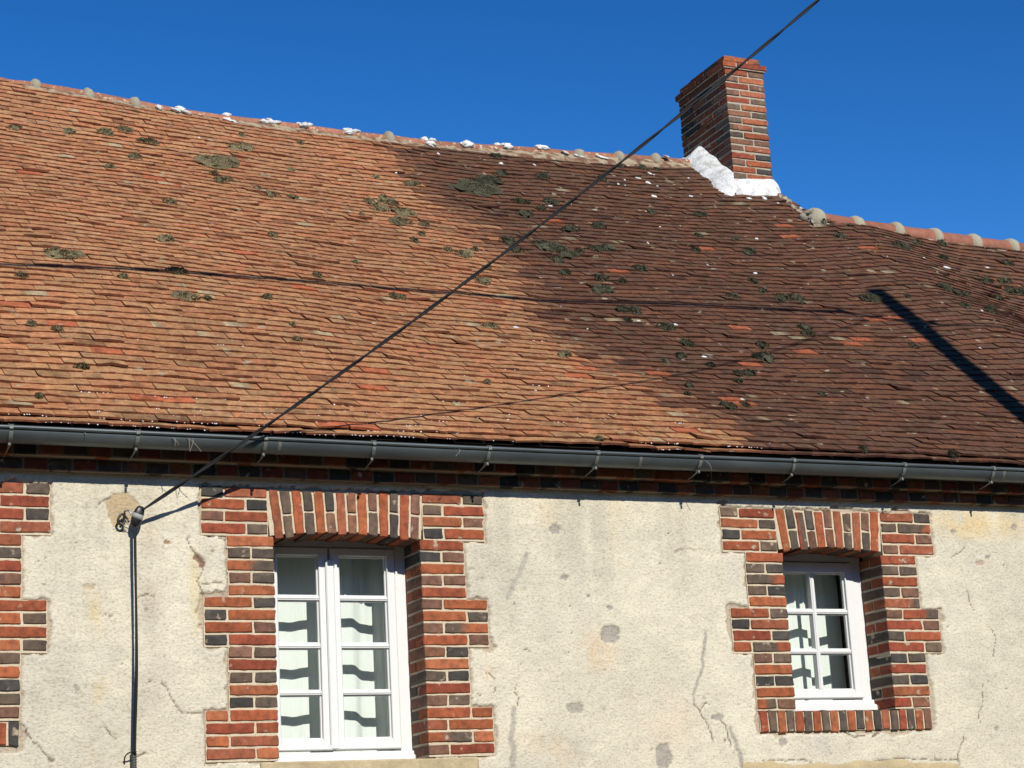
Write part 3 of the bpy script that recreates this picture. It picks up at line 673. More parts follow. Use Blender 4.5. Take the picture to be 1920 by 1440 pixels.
        if 1.4 < xc < 6.5 and rr.random() < .9:
            g_ = fbm(xc*.9, r_i*.25, 90, 2)
            pd = (.95 if r_i < 3 else .7 if r_i < 7 else .24 if r_i < 14 else .04 if r_i < 26 else 0)*(1 if g_ > .46 else .15)*(1-smooth(5.0, 6.3, xc))
            if r_i < 14 and xc < 3.0: pd *= (.25 if r_i > 3 else .8)
        if rr.random() < pd:
            for _ in range(rr.integers(2, 8)):
                u = rr.uniform(.05, .95); e0 = v[b+5]*(1-u)+v[b+9]*u+N*rr.uniform(-.001, .003)-T2*.0015; drops.append((e0, rr.uniform(.0024, .0044)))
        x = xe+rr.normal(0, .0012)
roof = fix(tm.build('roof', m_tile, house, label='sagging clay tile roof with a broad dark weathered patch'))
# underlay and rear slopes
for (xa, xb, yr) in ((XA, 8.80, 4.5), (8.80, XB, 3.5)):
    uu = np.linspace(xa, xb, 60); vv = np.linspace(-.2, yr, 30); v = [(u, t, float(Z(u, t))-.018) for u in uu for t in vv]; dm.add(v, grid_faces(60, 30), (.03, .02, .015))
    zt = [float(Z(u, yr)) for u in uu]; v = []
    for u, z_ in zip(uu, zt): v += [(u, yr, z_), (u, 9.2, 3.7)]
    dm.add(v, [(2*i, 2*i+2, 2*i+3, 2*i+1) for i in range(59)], (.10, .045, .03))
und = dm.build('underlay', m_deck, roof)
# ridge tiles with mortar collars
def ridge_piece(mb, p0, p1, r0, r1, c, n=12, seed=0, drop=.35):
    v = []; m_ = 7
    for i in range(m_):
        t = i/(m_-1); P = p0*(1-t)+p1*t; r_ = r0*(1-t)+r1*t
        for k in range(n):
            a_ = math.pi*(-drop/2+(1+drop)*k/(n-1)); d = np.array([0, math.cos(a_)*1.05, math.sin(a_)])
            v.append(P+d*(r_+.004*(float(vnoise(t*4+seed, a_*3, 8))-.5)))
    mb.add(v, grid_faces(m_, n), c)
def lumps(mb, P, tdir, r_, half, seed, c, bulge=.03, n=16, m_=6, drop=.5, rough=.35):
    """mortar collar hugging a ridge tile"""
    v = []; rs = np.random.default_rng(seed); ph = rs.random()*50
    for i in range(m_):
        t = i/(m_-1)*2-1
        for k in range(n):
            a_ = math.pi*(-drop/2+(1+drop)*k/(n-1)); nz = float(fbm(t*1.2+ph, a_*1.6+ph, 33, 3))
            rad = r_-.012+(bulge+.012)*math.sqrt(max(0, 1-t*t))*(1-rough+2*rough*nz)
            v.append(P+tdir*(t*half*(.8+.5*float(vnoise(a_*2+ph, 1.3, 35))))+np.array([0, math.cos(a_)*1.05, math.sin(a_)])*rad)
    mb.add(v, grid_faces(m_, n), c)
def edge_noise(x, s): return float(fbm(x*9+s, s*.7, 44, 3))
LR = [(-60, 140), (0, 148), (65, 153), (165, 170), (252, 187), (335, 203), (425, 216), (500, 224), (575, 234), (655, 245), (727, 252), (800, 262), (873, 268), (942, 272), (1007, 276), (1080, 283), (1155, 287), (1222, 292), (1275, 296)]
yR = 4.5; topz = np.array([onY(px, py, yR)[[0, 2]] for px, py in LR])
JX = [onY(px, 250, yR)[0] for px in (65, 165, 252, 335, 425, 500, 575, 655, 727, 800, 873, 942, 1007, 1080, 1155, 1222)]
JX = [JX[0]-.35*k for k in range(13, 0, -1)]+JX+[8.36]
crest = lambda x: float(np.interp(x, topz[:, 0], topz[:, 1]))
WHITE = {16: 1, 17: .5, 18: 1.1, 19: 1, 20: .9, 22: 1, 23: 1.5, 24: 1.1, 25: 1.1}    # collars freshly limed
for i in range(len(JX)-1):
    a_, b_ = JX[i], JX[i+1]; mb = MB(); r_ = .062
    p0 = np.array([a_, yR+.01, crest(a_)-r_-.002]); p1 = np.array([b_, yR+.01, crest(b_)-r_+.004])
    ridge_piece(mb, p0, p1, r_, r_-.006, np.array([.27, .115, .07])*rr.uniform(.85, 1.2), seed=i)
    mb.build('ridge_tile', m_ridge, roof, smooth=True)
    P = np.array([a_, yR, crest(a_)-r_]); td = unit(p1-p0); mb = MB(); wh = WHITE.get(i+0, 0)
    if wh:
        for q in range(3+int(2*wh)):
            dx_ = rr.normal(0, .022*wh); rad_ = rr.uniform(.012, .026)*(.7+.3*wh); a_ = math.pi*rr.uniform(0, .52)
            cc_ = P+td*dx_+np.array([0, -math.cos(a_), math.sin(a_)])*(r_-.004); blob(mb, cc_, np.diag([rad_*1.6, rad_, rad_*.8]), .4, 700+i*9+q)
    else: lumps(mb, P, td, r_, .036, i, (.30, .27, .20), .018*rr.uniform(.7, 1.3), drop=.30, rough=.35+.25*(wh > 0))
    mb.build('limed_collar' if wh else 'mortar_collar', m_lime if wh else m_mortar, roof, smooth=True)
# bedding mortar below the old ridge
mb = MB(); xx = np.arange(XA, 8.3, .02); v = []
for x in xx:
    n_ = edge_noise(x, 2); zc = crest(x)
    for k in range(6):
        t = k/5; y_ = 4.5-.062-(.015+.06*n_)*t; zz = zc-.062-.05*t*(1+.4*n_)+.022*(float(fbm(x*22, t*3, 46, 3))-.5)
        base_z = float(Z(x, y_))+.014; v.append((x, y_, max(zz, base_z) if k < 5 else base_z-.004))
cm = np.array([np.array([.33, .27, .18])*k+np.array([.15, .075, .05])*(1-k) for k in [float(smooth(.40, .56, fbm(p[0]*24, p[1]*60+p[2]*30, 47, 3))) for p in v]])
mb.add(v, grid_faces(len(xx), 6), cm); mb.build('bedding_mortar', m_mortar, roof, smooth=True)
mb = MB()      # splashes of white lime along the ridge and below the chimney
sp = [(298, 198, 15, 10), (330, 203, 22, 7), (350, 207, 24, 6), (428, 222, 24, 8), (440, 226, 14, 8), (1085, 289, 30, 5), (1130, 292, 34, 5), (1250, 290, 16, 4), (808, 270, 12, 5), (815, 268, 10, 4), (1060, 282, 16, 4)]
for i, (px, py, wx, hy) in enumerate(sp):
    P = onY(px, py+4, 4.43); blob(mb, P, np.array([[wx/560, 0, -.01], [0, .025, .010], [0, -.008, hy/560]]), .35, i)
def on_roof_blob(mb, px, py, wx, hy, th, amp, seed, c=None, nu=8, nv=12, sink=.0):
    P = onR(px, py); s = (Z(P[0], P[1]+.05)-Z(P[0], P[1]-.05))/.1; T = unit((0, 1, s)); N = unit((0, -s, 1)); A = np.array([1., 0, 0])
    dist = np.linalg.norm(P-CAM); k = dist/FPX; vdir = unit(P-CAM); fs = max(.18, abs(np.dot(N, vdir)))
    ln = hy*k*.5/fs; blob(mb, P+N*(.012-sink), np.stack([A*wx*k*.55, T*ln, N*th]), amp, seed, c, nu, nv); return P, A, T, N, wx*k*.55, ln
for i, (px, py, wx, hy) in enumerate([(1164, 312, 7, 3), (1176, 312, 10, 4), (1196, 337, 12, 5), (1214, 345, 10, 5), (1218, 328, 8, 6), (1225, 331, 9, 4), (1231, 351, 8, 3), (1159, 349, 8, 4), (1226, 371, 14, 5), (1171, 351, 4, 3), (1174, 370, 6, 3),
        (1115, 302, 6, 3), (1124, 305, 6, 3), (1001, 312, 8, 3), (1031, 389, 10, 3), (1115, 397, 12, 3), (821, 291, 6, 4), (939, 309, 10, 4), (900, 345, 5, 4), (742, 327, 5, 3), (1264, 613, 22, 8), (1197, 606, 12, 3), (1320, 673, 14, 4), (1392, 754, 14, 5),
        (1236, 428, 5, 3), (1214, 459, 4, 3), (1326, 500, 4, 3), (1405, 375, 14, 4), (1432, 374, 12, 5), (1295, 371, 12, 3), (1418, 451, 8, 3), (1483, 555, 5, 4), (1836, 656, 6, 3), (1335, 335, 5, 2), (1290, 337, 4, 2), (1210, 400, 5, 2), (1260, 519, 4, 3),
        (373, 262, 6, 4), (465, 275, 4, 3), (1497, 453, 4, 3), (1625, 517, 5, 3), (1732, 487, 5, 3), (1497, 392, 14, 4), (1520, 414, 20, 4), (1460, 385, 14, 4), (1170, 340, 3, 3), (1100, 620, 6, 2), (967, 617, 14, 3), (1002, 735, 10, 3), (1415, 515, 10, 3), (890, 356, 3, 3), (1840, 586, 6, 3), (1775, 505, 16, 4), (1850, 505, 12, 3)]):
    on_roof_blob(mb, px, py, wx*.85, hy*.8, .007, .4, 200+i, nu=5, nv=9)
for i in range(35):     # fine spatter in the dark patch
    px, py = rr.uniform(900, 1900), rr.uniform(300, 640)
    if py < 300+(px-900)*.15 or rr.random() < (px-1300)/900: continue
    s_ = rr.uniform(1., 2.6); on_roof_blob(mb, px, py, s_, s_*.7, .006, .3, 600+i, nu=3, nv=6)
tag(mb.build('lime_splash', m_lime, roof, smooth=True), kind='stuff')
# newer lower ridge on the right
RR = [(1525, 396), (1600, 410), (1675, 421), (1748, 432), (1820, 443), (1890, 452)]
RP = np.array([onY(px, py, 3.5) for px, py in RR]); st_ = RP[-1]-RP[-2]
PT = [RP[0]+np.array([0, 0, 0])]+[p for p in RP[1:]]+[RP[-1]+st_*k for k in range(1, 13)]
for i in range(len(PT)-1):
    r_ = .080; mb = MB(); p0 = PT[i]-np.array([0, 0, r_+.012]); p1 = PT[i+1]-np.array([0, 0, r_+.006])
    ridge_piece(mb, p0, p1, r_, r_+.004, np.array([.235, .095, .060])*rr.uniform(.85, 1.1), seed=60+i, n=16); mb.build('ridge_tile', m_plainridge, roof, smooth=True)
    mb = MB(); lumps(mb, p0, unit(p1-p0), r_, .052 if i else .062, 90+i, (.33, .30, .22), .030 if i else .034, n=18, drop=.5, rough=.2); mb.build('mortar_collar', m_mortar, roof, smooth=True)
mb = MB(); xx = np.arange(8.72, XB, .02); v = []
for x in xx:
    n_ = edge_noise(x, 5); zc = float(np.interp(x, [p[0] for p in PT], [p[2] for p in PT]))
    for k in range(6):
        t = k/5; y_ = 3.5-.072-(.015+.06*n_)*t; base_z = float(Z(x, y_))+.016; zz = zc-.105-.05*t+.026*(float(fbm(x*22, t*3, 48, 2))-.5)
        v.append((x, y_, max(zz, base_z) if k < 5 else base_z-.006))
cm = np.array([np.array([.38, .34, .27])*k+np.array([.07, .05, .04])*(1-k) for k in [float(smooth(.40, .55, fbm(p[0]*24, p[1]*60+p[2]*30, 49, 3))) for p in v]]); mb.add(v, grid_faces(len(xx), 6), cm)
# verge of the higher roof, dropping to the lower ridge
v = []; yy = np.arange(3.42, 4.12, .02)
for y_ in yy:
    n_ = edge_noise(y_, 9)
    for k, (dx, dz) in enumerate(((-.045, .012), (-.02, .028), (.015, .028), (.04, .0), (.05, -.15))): q_ = float(fbm(y_*14, k*1.7, 66, 3))-.5; v.append((8.80+dx+.05*(n_-.5)+.05*q_, y_, float(Z(8.80, y_))+dz+.05*q_*(k < 4)))
vc_ = np.array([np.array([.36, .31, .23])*k_+np.array([.10, .055, .04])*(1-k_) for k_ in [float(smooth(.42, .55, fbm(p_[1]*22, p_[0]*40, 67, 3))) for p_ in v]])
mb.add(v, grid_faces(len(yy), 5), vc_)
blob(mb, PT[0]-np.array([.03, 0, .085]), np.diag([.085, .07, .075]), .45, 311, (.30, .27, .21), 12, 18)
for q_, (px, py, wx_, hy_) in enumerate([(1517, 402, 30, 14), (1500, 397, 20, 8), (1478, 384, 16, 6)]): P = onY(px, py, 3.5 if q_ == 0 else 3.6+.15*q_); blob(mb, P, np.diag([wx_/560, .07, hy_/500]), .35, 300+q_, (.30, .27, .21))
mb.build('bedding_mortar', m_mortar, roof, smooth=True)

# ------------------------------------------------------------------ chimney
cx0, cx1, cy0, cy1 = 8.398, 8.775, 4.0, 4.78; cb, cmm = MB(), MB(); ztop_ = 8.305; P_ = .0615; nrow = 23
LEFT = lambda u, v, w_: (cx0+w_, u, v)
def chim_rows():
    for k in range(nrow):
        z1 = ztop_-k*P_+rng.normal(0, .0015); z0 = z1-P_+.0155; e = .022 if k == 1 else (0.0 if k else -.010)
        x0, x1, y0, y1 = cx0-e, cx1+e, cy0-e, cy1+e
        fr = lambda u, v, w_, y0=y0: (u, y0+w_, v); lf = lambda u, v, w_, x0=x0: (x0+w_, u, v)
        rt = lambda u, v, w_, x1=x1: (x1-w_, u, v)
        if k % 2 == 0: split = x0+.225; lo, hi = ('b' if rng.random() < .2 else 'R'), 'd'; s0 = .105; w0 = .105
        else: split = x0+.130; lo, hi = 'd', 'R'; s0 = .225
        if k < 2: lo = hi = 'R'
        c0, c1 = bcol(lo), bcol(hi); fade = rng.uniform(.9, 1.15)
        brick(cb, rect(x0, split-.006, z0, z1), fr, s0, c0*fade, rng.uniform(-.004, .004)); brick(cb, rect(split+.006, x1, z0, z1), fr, .105, c1*fade, rng.uniform(-.004, .004))
        u = y0+s0+.010; q = 0
        while u < y1-.02:
            ln = .22 if q or k % 2 else .22; ln = min(ln, y1-u); brick(cb, rect(u, u+ln, z0, z1), lf, .1, bcol('R' if rng.random() < .78 else 'd')*.55, rng.uniform(-.004, .004)); u += ln+.010; q += 1  # left face bricks darkened, its shade put into the colour
        u = y0+.115
        while u < y1-.02:
            ln = min(.22, y1-u); brick(cb, rect(u, u+ln, z0, z1), rt, .1, bcol('R'), 0); u += ln+.010
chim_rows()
box(cmm, cx0+.006, cx1-.006, cy0+.006, cy1-.006, 6.85, ztop_-P_*2+.002, np.array([.38, .33, .25]), .002)
box(cmm, cx0-.014, cx1+.014, cy0-.014, cy1+.014, ztop_-P_*2+.0025, ztop_-P_-.006, np.array([.38, .33, .25]), .002)
box(cmm, cx0+.018, cx1-.018, cy0+.018, cy1-.018, ztop_-P_-.0055, ztop_-.008, np.array([.38, .33, .25]), .002)
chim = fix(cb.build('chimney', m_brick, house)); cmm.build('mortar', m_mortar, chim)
# white flashing: rounded lime fillet round the foot
fl = MB(); path = []
for y_ in np.linspace(4.80, 4.0, 26): path.append((cx0, y_, np.array([-1., 0, 0])))
for a_ in np.linspace(15, 75, 5): path.append((cx0, cy0, np.array([-math.cos(math.radians(a_)), -math.sin(math.radians(a_)), 0])))
for x in np.linspace(cx0+.01, cx1, 14): path.append((x, cy0, np.array([0, -1., 0])))
for a_ in (15, 45, 75): path.append((cx1, cy0, np.array([math.sin(math.radians(a_)), -math.cos(math.radians(a_)), 0])))
for y_ in np.linspace(4.0, 4.8, 12): path.append((cx1, y_, np.array([1., 0, 0])))
v = []
for i, (x, y_, o_) in enumerate(path):
    n_ = float(fbm(i*.35, 3, 52, 3))-.5; left = o_[0] < -.7
    hh = (.155 if left else .105)+.03*n_; out = (.150 if left else .07)+.05*n_
    for k in range(9):
        t = k/8; bul = .94+.14*float(fbm(i*.3, k*.4, 53, 2)); lin = .010*math.sin(t*math.pi)
        q = np.array([x, y_, 0])+o_*((out*t+lin)*bul-.004); zr_ = float(Z(q[0], min(q[1], 4.48)))+.02
        zz = zr_+(hh*(1-t)+lin)*bul
        if k == 8: zz = zr_-.01
        v.append((q[0], q[1], zz))
fl.add(v, grid_faces(len(path), 9)); fl.build('flashing', m_lime, chim, smooth=True)

# ------------------------------------------------------------------ gutter
gz = lambda x: 3.797+.0024*(x-1.7)+.003*math.sin(x*1.1)
gm = MB(); xx = np.linspace(XA, XB, 170); yc, gr = -.204, .057; sec = []
for a_ in np.linspace(180, 360, 18): sec.append((yc+gr*math.cos(math.radians(a_)), gr*math.sin(math.radians(a_))))
sec = [(y_, z_) for y_, z_ in sec]                                  # back rim (-y? ) handled below
inner = [((y_-yc)*.975+yc, z_*.975+.001) for y_, z_ in sec][::-1]
loop = sec+inner; v = [(x, y_, gz(x)+z_) for x in xx for (y_, z_) in loop]; n_ = len(loop)
gm.add(v, [(i*n_+k, i*n_+(k+1) % n_, (i+1)*n_+(k+1) % n_, (i+1)*n_+k) for i in range(len(xx)-1) for k in range(n_)])
gut = fix(gm.build('gutter', m_zinc, house, smooth=True, label='long grey zinc half round gutter'))
bm_ = MB(); tube(bm_, [(x, yc-gr-.004, gz(x)+.006) for x in xx], .0095, 10); bm_.build('rolled_rim', m_zinc, gut, smooth=True)
for x in (1.2, 3.02, 5.0, 7.36, 9.3, 11.3, 13.3):
    jm = MB(); v = [(x+dx, yc+(gr+.0016)*math.cos(math.radians(a_)), gz(x)+(gr+.0016)*math.sin(math.radians(a_))) for dx in (-.004, .012) for a_ in np.linspace(182, 358, 18)]
    jm.add(v, grid_faces(2, 18)); jm.build('solder_joint', m_iron, gut, smooth=True)
BXs = [1.735, 2.324, 2.949, 3.506, 4.132, 4.748, 5.363, 5.943, 6.671, 7.285]; BXs = [.55, 1.14, -.05, -.65, -1.25, -1.8]+BXs+[7.285+.6*k for k in range(1, 13)]
for x in BXs:
    mb = MB(); v = []; wd = .009; tw = rr.normal(0, .002)
    pts = [(yc-gr-.015, .012), (yc-gr-.016, -.002)]+[(yc+(gr+.004)*math.cos(math.radians(a_)), (gr+.004)*math.sin(math.radians(a_))) for a_ in np.linspace(188, 246, 8)]
    pts += [(yc-.012, -gr-.012), (yc+.03, -gr-.022), (-.075, -gr-.036)]
    m_ = len(pts)
    for i, (y_, z_) in enumerate(pts):
        wloc = wd if i < m_-3 else wd*(.75 if i == m_-3 else .4)
        for (dx, dn) in ((-wloc, 0), (wloc, 0), (wloc, .003), (-wloc, .003)): v.append((x+dx+tw*i/4, y_-dn, gz(x)+z_-dn*.6))
    f = [(i*4+k, i*4+(k+1) % 4, (i+1)*4+(k+1) % 4, (i+1)*4+k) for i in range(m_-1) for k in range(4)]+[(0, 3, 2, 1), (m_*4-4, m_*4-3, m_*4-2, m_*4-1)]
    mb.add(v, f)
    tube(mb, [(x-.002, yc-.030, gz(x)-gr-.006), (x-.002, yc-.036, gz(x)-gr-.020)], .006, 8)          # rivet
    tube(mb, ctube([(x-.012, yc-gr-.004, gz(x)+.018), (x, yc-gr-.018, gz(x)+.012), (x+.012, yc-gr-.004, gz(x)+.018)], 4), .003, 6)  # wire tie over the rim
    mb.build('gutter_bracket', m_iron, gut)
tw_ = MB()       # stalks of old nest straw hanging over the rim
for (px, py, L_) in [(325, 822, 12), (327, 822, 14), (353, 822, 20), (357, 824, 22), (362, 823, 24), (160, 812, 6), (862, 843, 14), (1325, 865, 18)]:
    P = onY(px, py, yc-gr-.012); k = L_/385; d = rr.uniform(-.7, .9)
    tube(tw_, ctube([P+np.array([-.01, .03, .008]), P, P+np.array([d*k*.4, -.012, -k*.45]), P+np.array([d*k, -.004, -k])], 5), [.0016]*16 if 0 else .0015, 5)
tag(tw_.build('straw', mat('dry_straw', (.22, .20, .16), .9), gut), kind='stuff')

# ------------------------------------------------------------------ moss cushions and frost drops
MOSS = [(28,244,25,8),(130,251,22,10),(196,253,34,12),(230,247,32,12),(275,271,42,9),(254,299,26,10),(385,304,44,14),(410,309,66,20),(450,280,48,13),(400,330,20,7),(410,343,26,10),(428,340,16,8),(317,384,28,11),(310,453,30,10),(205,318,20,5),(452,257,12,8),
 (545,323,12,6),(563,272,12,6),(483,358,16,9),(507,369,22,9),(548,374,18,6),(690,383,20,12),(718,374,16,8),(704,336,12,7),(728,386,44,13),(708,397,32,13),(755,402,42,13),(677,408,12,7),(752,420,42,12),(795,426,22,10),(790,443,12,7),(775,454,16,8),(772,349,36,10),
 (890,347,54,12),(895,361,82,20),(921,343,44,15),(942,329,20,11),(928,297,24,9),(510,445,20,9),(838,473,18,10),(866,482,34,12),(889,472,12,7),(950,457,32,13),(912,507,18,7),(975,383,40,9),(1030,383,28,12),(1013,396,22,9),(983,405,36,12),(1072,434,34,11),(1123,429,28,10),
 (1220,401,20,7),(1312,407,28,9),(1377,452,14,5),(1308,446,18,6),(1200,317,20,9),(1230,321,12,5),(1015,336,28,13),(1127,339,20,9),(1165,315,16,7),(1018,463,46,10),(1042,472,52,13),(1062,482,40,13),(1042,491,26,11),(1085,477,20,9),(1112,471,24,11),(1138,470,34,12),(971,474,24,10),
 (1303,473,16,8),(1404,476,24,12),(1196,508,26,10),(1060,515,22,9),(1575,447,24,8),(1687,464,26,13),(1718,458,20,6),(1765,462,18,8),(1766,487,18,7),(1470,563,30,15),(1497,566,26,13),(1632,565,38,13),(1620,563,16,10),(1848,532,32,8),(1885,532,28,8),(1765,543,32,10),(1800,555,28,8),(1893,548,30,10),(1912,552,22,12),
 (1870,562,20,8),(1808,577,16,8),(1855,587,28,11),(1888,497,26,7),(1507,620,30,12),(1515,631,26,8),(1712,654,16,9),(100,480,40,12),(120,484,50,14),(142,483,32,8),(40,524,26,9),(230,525,22,8),(330,515,46,9),(341,562,36,16),(360,565,30,14),(388,566,16,9),(58,613,18,6),(106,624,24,8),(152,695,30,5),(72,750,14,12),
 (594,522,20,10),(665,497,12,5),(737,561,20,10),(753,563,18,10),(902,532,34,12),(500,563,22,7),(556,643,20,8),(548,615,10,8),(918,617,36,6),(1123,526,32,12),(1131,548,40,12),(1167,532,16,8),(1168,586,32,12),(1188,589,26,14),(1177,606,16,7),(1246,619,38,13),(1290,650,28,12),(1275,672,24,8),(1246,683,10,10),
 (1331,690,16,8),(1382,705,20,9),(1404,704,24,10),(1382,720,14,8),(1291,729,16,8),(1288,745,12,5),(1366,768,32,11),(1396,764,14,9),(1410,531,18,10),(1370,560,24,8),(1430,549,14,8),(1430,652,22,12),(1435,674,30,14),(1418,675,20,12),(1057,670,28,9),(1617,848,18,7),(1785,858,20,8),(1540,745,14,6),(912,722,12,7),
 (1122,830,18,5),(1700,560,10,5)]
mb = MB(); mr = np.random.default_rng(9)
for i, (px, py, wx, hy) in enumerate(MOSS):
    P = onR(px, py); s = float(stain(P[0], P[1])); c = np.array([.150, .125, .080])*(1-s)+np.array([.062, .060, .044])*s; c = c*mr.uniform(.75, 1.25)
    ns = int(1+wx*hy/110)
    for q in range(ns):
        a_ = mr.uniform(0, 6.3); rr_ = math.sqrt(mr.random())*(.72 if ns > 1 else 0); sc_q = mr.uniform(.30, .62) if ns > 1 else 1
        on_roof_blob(mb, px+wx*.5*rr_*math.cos(a_)*1.05, py+hy*.45*rr_*math.sin(a_), max(9, wx*sc_q), max(5, hy*.85*min(1, sc_q*1.25)), .014+.0004*min(wx, 30), .5, i*7+q, c*mr.uniform(.8, 1.3), nu=7, nv=12)
    P, A, T, N, hx, hl = on_roof_blob(mb, px, py, wx*.55, hy*.5, .012, .4, i, c, nu=5, nv=10); hx *= 1.7; hl *= 1.6
    nt_ = int(40+wx*5)        # short tufts give a furry outline
    for _ in range(nt_):
        a_ = mr.uniform(0, 2*math.pi); rr_ = math.sqrt(mr.random())*1.05; h0 = (.016+.0004*wx)*math.sqrt(max(0, 1-min(rr_, 1)**2))
        b0 = P+A*(hx*rr_*math.cos(a_))+T*(hl*rr_*math.sin(a_))+N*(.010+h0*.9); d = unit(N*.7+A*mr.normal(0, .5)-T*abs(mr.normal(0, .5))); ln = mr.uniform(.008, .018); sd_ = unit(np.cross(d, mr.normal(size=3)))*.003
        mb.add([b0-sd_, b0+sd_, b0+d*ln], [(0, 1, 2)], c*mr.uniform(.6, 1.9))
for i, (px, py, wx, hy) in enumerate([(1558,417,22,7),(1590,423,14,5),(1545,413,12,5),(1632,429,18,5),(1700,442,12,4),(1765,452,10,4),(1660,437,10,4),(1850,467,12,4)]):
    P = onY(px, py, 3.37); k = 12.9/FPX
    for _ in range(int(30+wx*3)):
        b0 = P+np.array([mr.normal(0, wx*k*.3), mr.normal(0, .012), mr.normal(0, hy*k*.35)]); d = unit(mr.normal(size=3)+np.array([0, -.5, .8])); sd_ = unit(np.cross(d, mr.normal(size=3)))*.004
        mb.add([b0-sd_, b0+sd_, b0+d*mr.uniform(.008, .018)], [(0, 1, 2)], np.array([.035, .035, .025])*mr.uniform(.6, 1.6))
tag(mb.build('moss', m_moss), 'dry grey green moss cushions growing across the clay tiles', 'moss', kind='stuff')
mb = MB(); ico = [(0, 0, 1), (1, 0, 0), (0, 1, 0), (-1, 0, 0), (0, -1, 0), (0, 0, -1)]
for (p, r_) in drops:
    mb.add([p+np.array(q)*r_*(1.3 if q[0] else 1) for q in ico], [(0, 1, 2), (0, 2, 3), (0, 3, 4), (0, 4, 1), (5, 2, 1), (5, 3, 2), (5, 4, 3), (5, 1, 4)])
tag(mb.build('water_drops', m_drop, smooth=True), 'beads of melting frost, coloured white for sun glints, along the lower tile edges', 'water drops', kind='stuff')

# ------------------------------------------------------------------ cables and pole
A0 = onY(266, 957, -.09); P0 = np.array([8.211, -2.789, 8.514])
s = np.linspace(0, 1, 160)[:, None]; Q = A0+s*(P0-A0); Q[:, 2] -= 4*.274*s[:, 0]*(1-s[:, 0])
Tn = unit(P0-A0); N, B = frame_of(Tn); mb = MB(); Ltot = np.linalg.norm(P0-A0)
sf = np.linspace(0, 1, 700)[:, None]; Qf = A0+sf*(P0-A0); Qf[:, 2] -= 4*.274*sf[:, 0]*(1-sf[:, 0])
for ph in (0, math.pi):
    ang = sf[:, 0]*Ltot/.55*2*math.pi+ph; tube(mb, Qf+.0043*(np.cos(ang)[:, None]*N+np.sin(ang)[:, None]*B), .0052, 7)
tag(mb.build('overhead_cable', m_black, smooth=True), 'twisted black service cable sloping across the roof to the wall clamp', 'cable')
# clamp, hook, pigtail
Cc = onY(258, 968, -.075); ax = unit(onY(267, 949, -.083)-onY(252, 988, -.070)); Nn = unit(np.cross(ax, [0, 1., 0])); Bb = np.cross(ax, Nn)
clamp = empty('cable_clamp', tuple(onY(248, 985, 0)))
clamp.location = (0, 0, 0)
tag(clamp, 'black wedge clamp with a pale band hooked to the wall', 'clamp')
mb = MB()
def bodyring(mb, t0, t1, rad, n=14, m_=10, c=None):
    v = []
    for i in range(m_):
        t = t0+(t1-t0)*i/(m_-1)
        for k in range(n):
            a_ = 2*math.pi*k/n; ca, sa = math.cos(a_), math.sin(a_); rr_ = rad(t)
            v.append(Cc+ax*t+Nn*rr_*np.sign(ca)*abs(ca)**.6+Bb*rr_*.8*np.sign(sa)*abs(sa)**.6)
    mb.add(v, [(i*n+k, i*n+(k+1) % n, (i+1)*n+(k+1) % n, (i+1)*n+k) for i in range(m_-1) for k in range(n)]+[tuple(range(n))[::-1], tuple((m_-1)*n+k for k in range(n))])
rad = lambda t: .0225*math.sqrt(max(.05, 1-abs((t+.002)/.056)**2.6))+.003
bodyring(mb, -.052, .050, rad); mb.build('clamp_body', m_clampm, clamp, smooth=True)
mb = MB(); bodyring(mb, -.014, .010, lambda t: rad(t)+.0014, m_=3); mb.build('clamp_band', mat('pale_label', (.24, .25, .24), .5), clamp, smooth=True)
mb = MB(); pt = lambda px, py, y: onY(px, py, y)
tube(mb, ctube([pt(233, 958, .0), pt(236, 958, -.03), pt(240, 957, -.045), pt(243, 959, -.05), pt(246, 964, -.055)]), .0045, 8)
tube(mb, ctube([pt(250, 960, -.06), pt(243, 957, -.055), pt(238, 957, -.05), pt(239, 961, -.05), pt(246, 968, -.06)]), .0016, 6)
tube(mb, ctube([pt(248, 977, -.06), pt(237, 975, -.05), pt(232, 977, -.045), pt(236, 982, -.05), pt(246, 986, -.055)]), .0016, 6)
tube(mb, ctube([pt(230, 980, -.04), pt(233, 992, -.03), pt(236, 996, -.008)]), .0015, 6)
mb.build('hook', m_steel, clamp, smooth=True)
mb = MB(); tube(mb, ctube([pt(234, 964, -.01), pt(233, 966, -.04), pt(228, 964, -.045), pt(223, 970, -.045), pt(221, 977, -.045), pt(225, 983, -.045), pt(231, 983, -.045), pt(234, 977, -.045), pt(231, 974, -.045), pt(228, 975, -.05)]), .0058, 8)
mb.build('pigtail_hook', m_clampm, clamp, smooth=True)
# cable down the wall
mb = MB(); top = Cc-ax*.05; zz = np.linspace(top[2], 2.33, 90); xb = np.interp(zz, [2.33, 3.38], [2.358-.007, top[0]+.004]); pts = []
for dx, ph in ((-.0028, 0), (.0028, 2.4)):
    P = np.array([[x+dx*math.cos((top[2]-z_)*2.6+ph*.2)+.003*math.sin(z_*5), -.086+.034*(1-smooth(2.33, 2.75, z_))+dx*1.6+.002*math.sin((top[2]-z_)*2.6), z_] for x, z_ in zip(xb, zz)])
    P[0] = top; tube(mb, P, .0056, 8)
tag(mb.build('wall_cable', m_black, smooth=True), 'pair of black cables hanging straight down the plaster from the clamp', 'cable')
mb = MB(); zz = np.linspace(2.345, .5, 500); tube(mb, [(2.350, -.040, z_) for z_ in zz], [.0125+.0018*math.sin(z_*2*math.pi/.012) for z_ in zz], 10)
tag(mb.build('cable_conduit', mat('grey_conduit', (.055, .058, .052), .5), smooth=True), 'dark ribbed conduit sleeve around the cables at the bottom of the wall', 'conduit')
